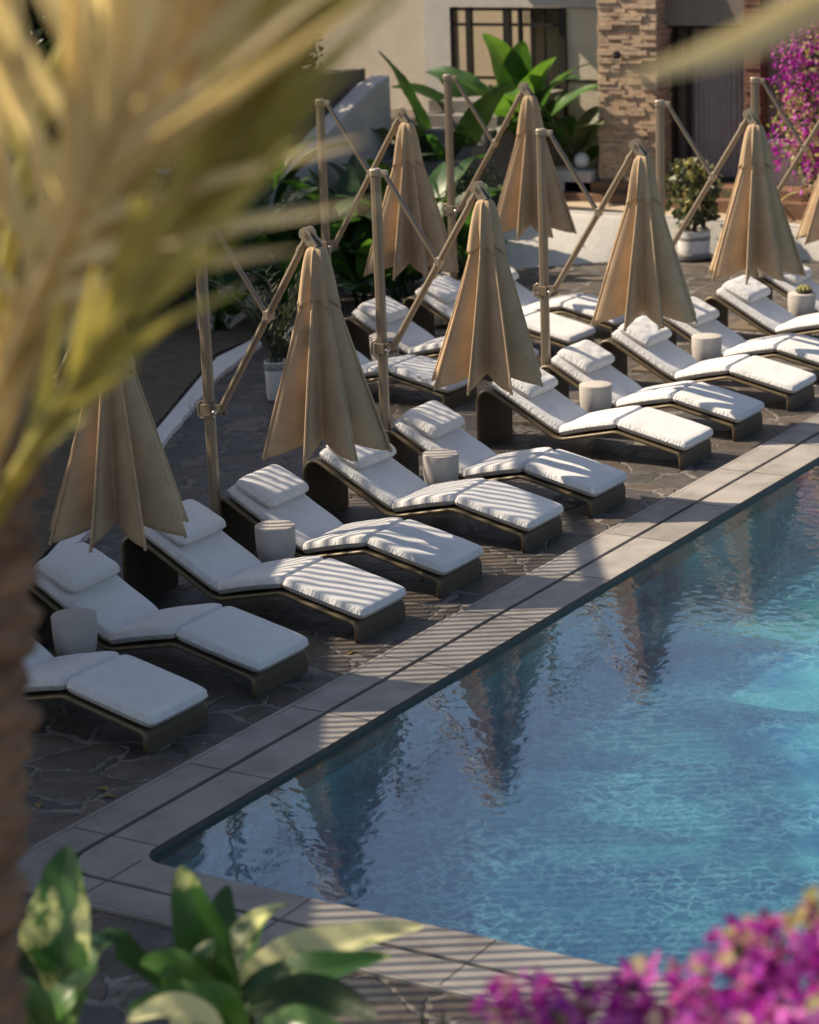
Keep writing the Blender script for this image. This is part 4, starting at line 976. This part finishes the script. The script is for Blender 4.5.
# foreground bougainvillea
fb = empty('bougainvillea', (-4.9,-7.6,0), 'blurred magenta bougainvillea spray filling the bottom right corner', 'bougainvillea')
r = random.Random(17); mbs = [MB() for _ in range(3)]; mbs = [mbs[0],mbs[0],mbs[1],mbs[2]]
def inb(px,py):            # outline of the spray
    return True
K = 1.3
for (px,py,d,rx,n_) in ((520,985,5.5,.07,26),(500,1000,5.5,.06,24),(560,1010,5.4,.10,60),(610,985,5.4,.11,80),(660,970,5.4,.12,90),(690,1010,5.3,.14,110),(740,950,5.3,.11,80),(762,925,5.35,.08,55),(790,985,5.2,.15,130),(830,930,5.3,.12,90),(620,1040,5.2,.13,90),(740,1040,5.1,.15,110),(840,1030,5.0,.16,120)):
    c0 = spot(px,py+(30 if 590<px<710 else 20 if px>560 else 10),d*K); rx *= K*.92
    for qi,(mb,fr,sz) in enumerate(zip(mbs,(.54,.38,.07,.05),(.045,.045,.048,.045))):
        mb.cur = 1 if qi == 1 else 0; cloud(mb, c0, (rx,rx,rx*.8), int(n_*1.35*fr)+1, sz, r, elong=1.3)
for (px,py) in ((740,934),(805,910),(818,902)):
    cloud(mbs[2], spot(px,py+10,5.3*K), (.045,.045,.035), 11, .05, r, elong=1.3)
sb = MB()
for (px,py) in ((520,990),(620,985),(700,960),(790,950),(840,940),(680,1030)):
    e_ = spot(px,py,5.4*K); sb.tube([(-4.9,-7.6,0),(-4.95,-7.5,1.6),e_+Vector((.1,-.1,-.6)),e_],[.035,.03,.012,.005],6)
for mb,nm,m_ in zip(mbs[1:]+[sb],('bracts','pale_foliage','foliage','stem'),([M['bract'],M['bract_pk']],M['leaf_peach'],M['leaf_dk'],M['twig'])):
    o = mb.build(nm,m_); o.parent = fb; o.matrix_parent_inverse = Matrix.Translation((4.9,7.6,0))

r = random.Random(44); ol = empty('olive_tree_added', (-5.3,1.4,0), 'unseen open crowned tree, added to dapple the foreground leaves', 'tree')  # tree added out of view to dapple the foreground leaves
tk = MB(); tk.tube([(0,0,-.1),(.1,-.1,1.6),(.35,-.5,3.2),(.6,-1.0,4.6)],[.16,.13,.09,.04],9); tk.tube([(.2,-.3,2.4),(.9,-.6,3.8),(1.3,-1.2,4.8)],[.08,.05,.02],7); tk.build('trunk', M['twig'], ol, smooth=True)
oc = MB(); cloud(oc,(.75,-1.25,5.0),(1.5,1.5,1.0),620,.13,r,elong=1.8,clumps=22); oc.build('crown', M['leaf_gy'], ol)

# fallen leaves on the terrace
r = random.Random(5)
base = MB(); leaf(base,[(0,0,.006),(.05,.006,.014),(.10,0,.006)],.05,(0,0,1),cols=2)
fl = base.build('fallen_leaf', simple('dry_fallen_leaf',(.30,.20,.06),.8,var=.3), smooth=True)
spots_ = [((.95,.83),'yellowish fallen leaf on the shaded flagstones near the pool corner'),((1.35,.62),'brown fallen leaf beside the coping near the pool corner'),((1.25,.50),'small brown fallen leaf touching the coping near the pool corner'),((4.55,.62),'fallen leaf in the striped light between two lounger feet'),((5.72,.95),'fallen leaf beside the foot of the fourth sun lounger')]
for i,(xy,lab) in enumerate(spots_):
    o = fl if i == 0 else fl.copy()
    if i: C.objects.link(o)
    o.location = (xy[0],xy[1],.0); o.rotation_euler.z = r.uniform(0,6.28); tag(o,lab,'leaf','fallen leaves')

# ------------------------------------------------------------------ slatted pergola up the slope (throws the stripes)
H = 5.6; EL = R_(42); HD = Vector((.25,-.97)).normalized()
shift = HD*(H/math.tan(EL)); e1 = Vector((.85,.53)).normalized(); e2 = Vector((.53,-.85)).normalized()
O = Vector((7.3,2.6))-shift
pg = empty('pergola', (O.x,O.y,0), 'tall timber pergola with slatted eaves shading the left of the terrace', 'pergola')
def PGM(a, b_): q = e1*a+e2*b_; return Vector((q.x,q.y))
rp_ = MB()
def quad_slab(mb,a0,a1,b0,b1,z0,z1):
    pts = [PGM(a0,b0),PGM(a1,b0),PGM(a1,b1),PGM(a0,b1)]
    if (pts[1]-pts[0]).cross(pts[2]-pts[1]) < 0: pts.reverse()
    mb.prism([(p.x,p.y) for p in pts],z0,z1)
quad_slab(rp_,-12.4,6.2,-9,0,H+.02,H+.10); quad_slab(rp_,6.201,11,-6,-.1,H+.02,H+.10); rp_.build('roof_panel_and_added_slab', M['brown_wood'], pg)  # far roof slab added out of view to shade soil and rear loungers
sl2 = MB(); PER = .11; k = 0
a = -12.4
while a < 11.0:
    quad_slab(sl2,a,a+.052,0.0,2.5,H-.03,H); a += PER
sl2.build('slats', M['brown_wood'], pg)
bm = MB()
quad_slab(bm,-12.4,11,-.12,.0,H-.2,H-.031); quad_slab(bm,-12.4,11,2.43,2.5,H-.16,H-.031)
for a in (-12.3,-6,0.5): quad_slab(bm,a,a+.16,-.14,.0,0,H-.2)
bm.build('beams', M['brown_wood'], pg)

# ------------------------------------------------------------------ light, sky, camera
sc = bpy.context.scene
wd = bpy.data.worlds.new('World'); sc.world = wd; wd.use_nodes = True; nt = wd.node_tree
bgn = nt.nodes['Background']; sky = nt.nodes.new('ShaderNodeTexSky'); sky.sky_type = 'NISHITA'; sky.sun_disc = False
sky.sun_elevation = EL; sky.sun_rotation = R_(-10); sky.air_density = 1.0; sky.dust_density = 2.2; sky.ozone_density = 1.0
hs = nt.nodes.new('ShaderNodeHueSaturation'); hs.inputs['Saturation'].default_value = .90; nt.links.new(sky.outputs[0], hs.inputs['Color']); nt.links.new(hs.outputs[0], bgn.inputs[0]); bgn.inputs[1].default_value = .083
ld = bpy.data.lights.new('sun','SUN'); ld.energy = 5.0; ld.angle = R_(.5); ld.color = (1,.84,.63)
lo = bpy.data.objects.new('sun', ld); C.objects.link(lo)
dv = Vector((HD.x*math.cos(EL),HD.y*math.cos(EL),-math.sin(EL))); lo.rotation_euler = dv.to_track_quat('-Z','Y').to_euler(); lo.location = (0,10,20)
cd = bpy.data.cameras.new('camera'); co = bpy.data.objects.new('camera', cd); C.objects.link(co)
cd.sensor_fit = 'VERTICAL'; cd.sensor_height = 24; cd.sensor_width = 24*819/1024; cd.lens = FPX/1024*24
cd.clip_end = 2000; cd.clip_start = .1
Mr = Matrix((AX,AY,-AZ)).transposed().to_4x4(); co.matrix_world = Matrix.Translation(CAM) @ Mr
cd.dof.use_dof = True; cd.dof.focus_distance = 20.5; cd.dof.aperture_fstop = cd.lens/1000/.052
sc.camera = co
sc.render.engine = 'CYCLES'
sc.cycles.use_denoising = True
try: sc.cycles.denoiser = 'OPENIMAGEDENOISE'
except Exception: pass
sc.cycles.max_bounces = 8; sc.cycles.transparent_max_bounces = 12; sc.cycles.caustics_reflective = False; sc.cycles.caustics_refractive = True
sc.cycles.sample_clamp_indirect = 6
sc.view_settings.view_transform = 'Standard'; sc.view_settings.look = 'None'; sc.view_settings.gamma = 1; sc.view_settings.use_curve_mapping = False
sc.view_settings.exposure = 0.66
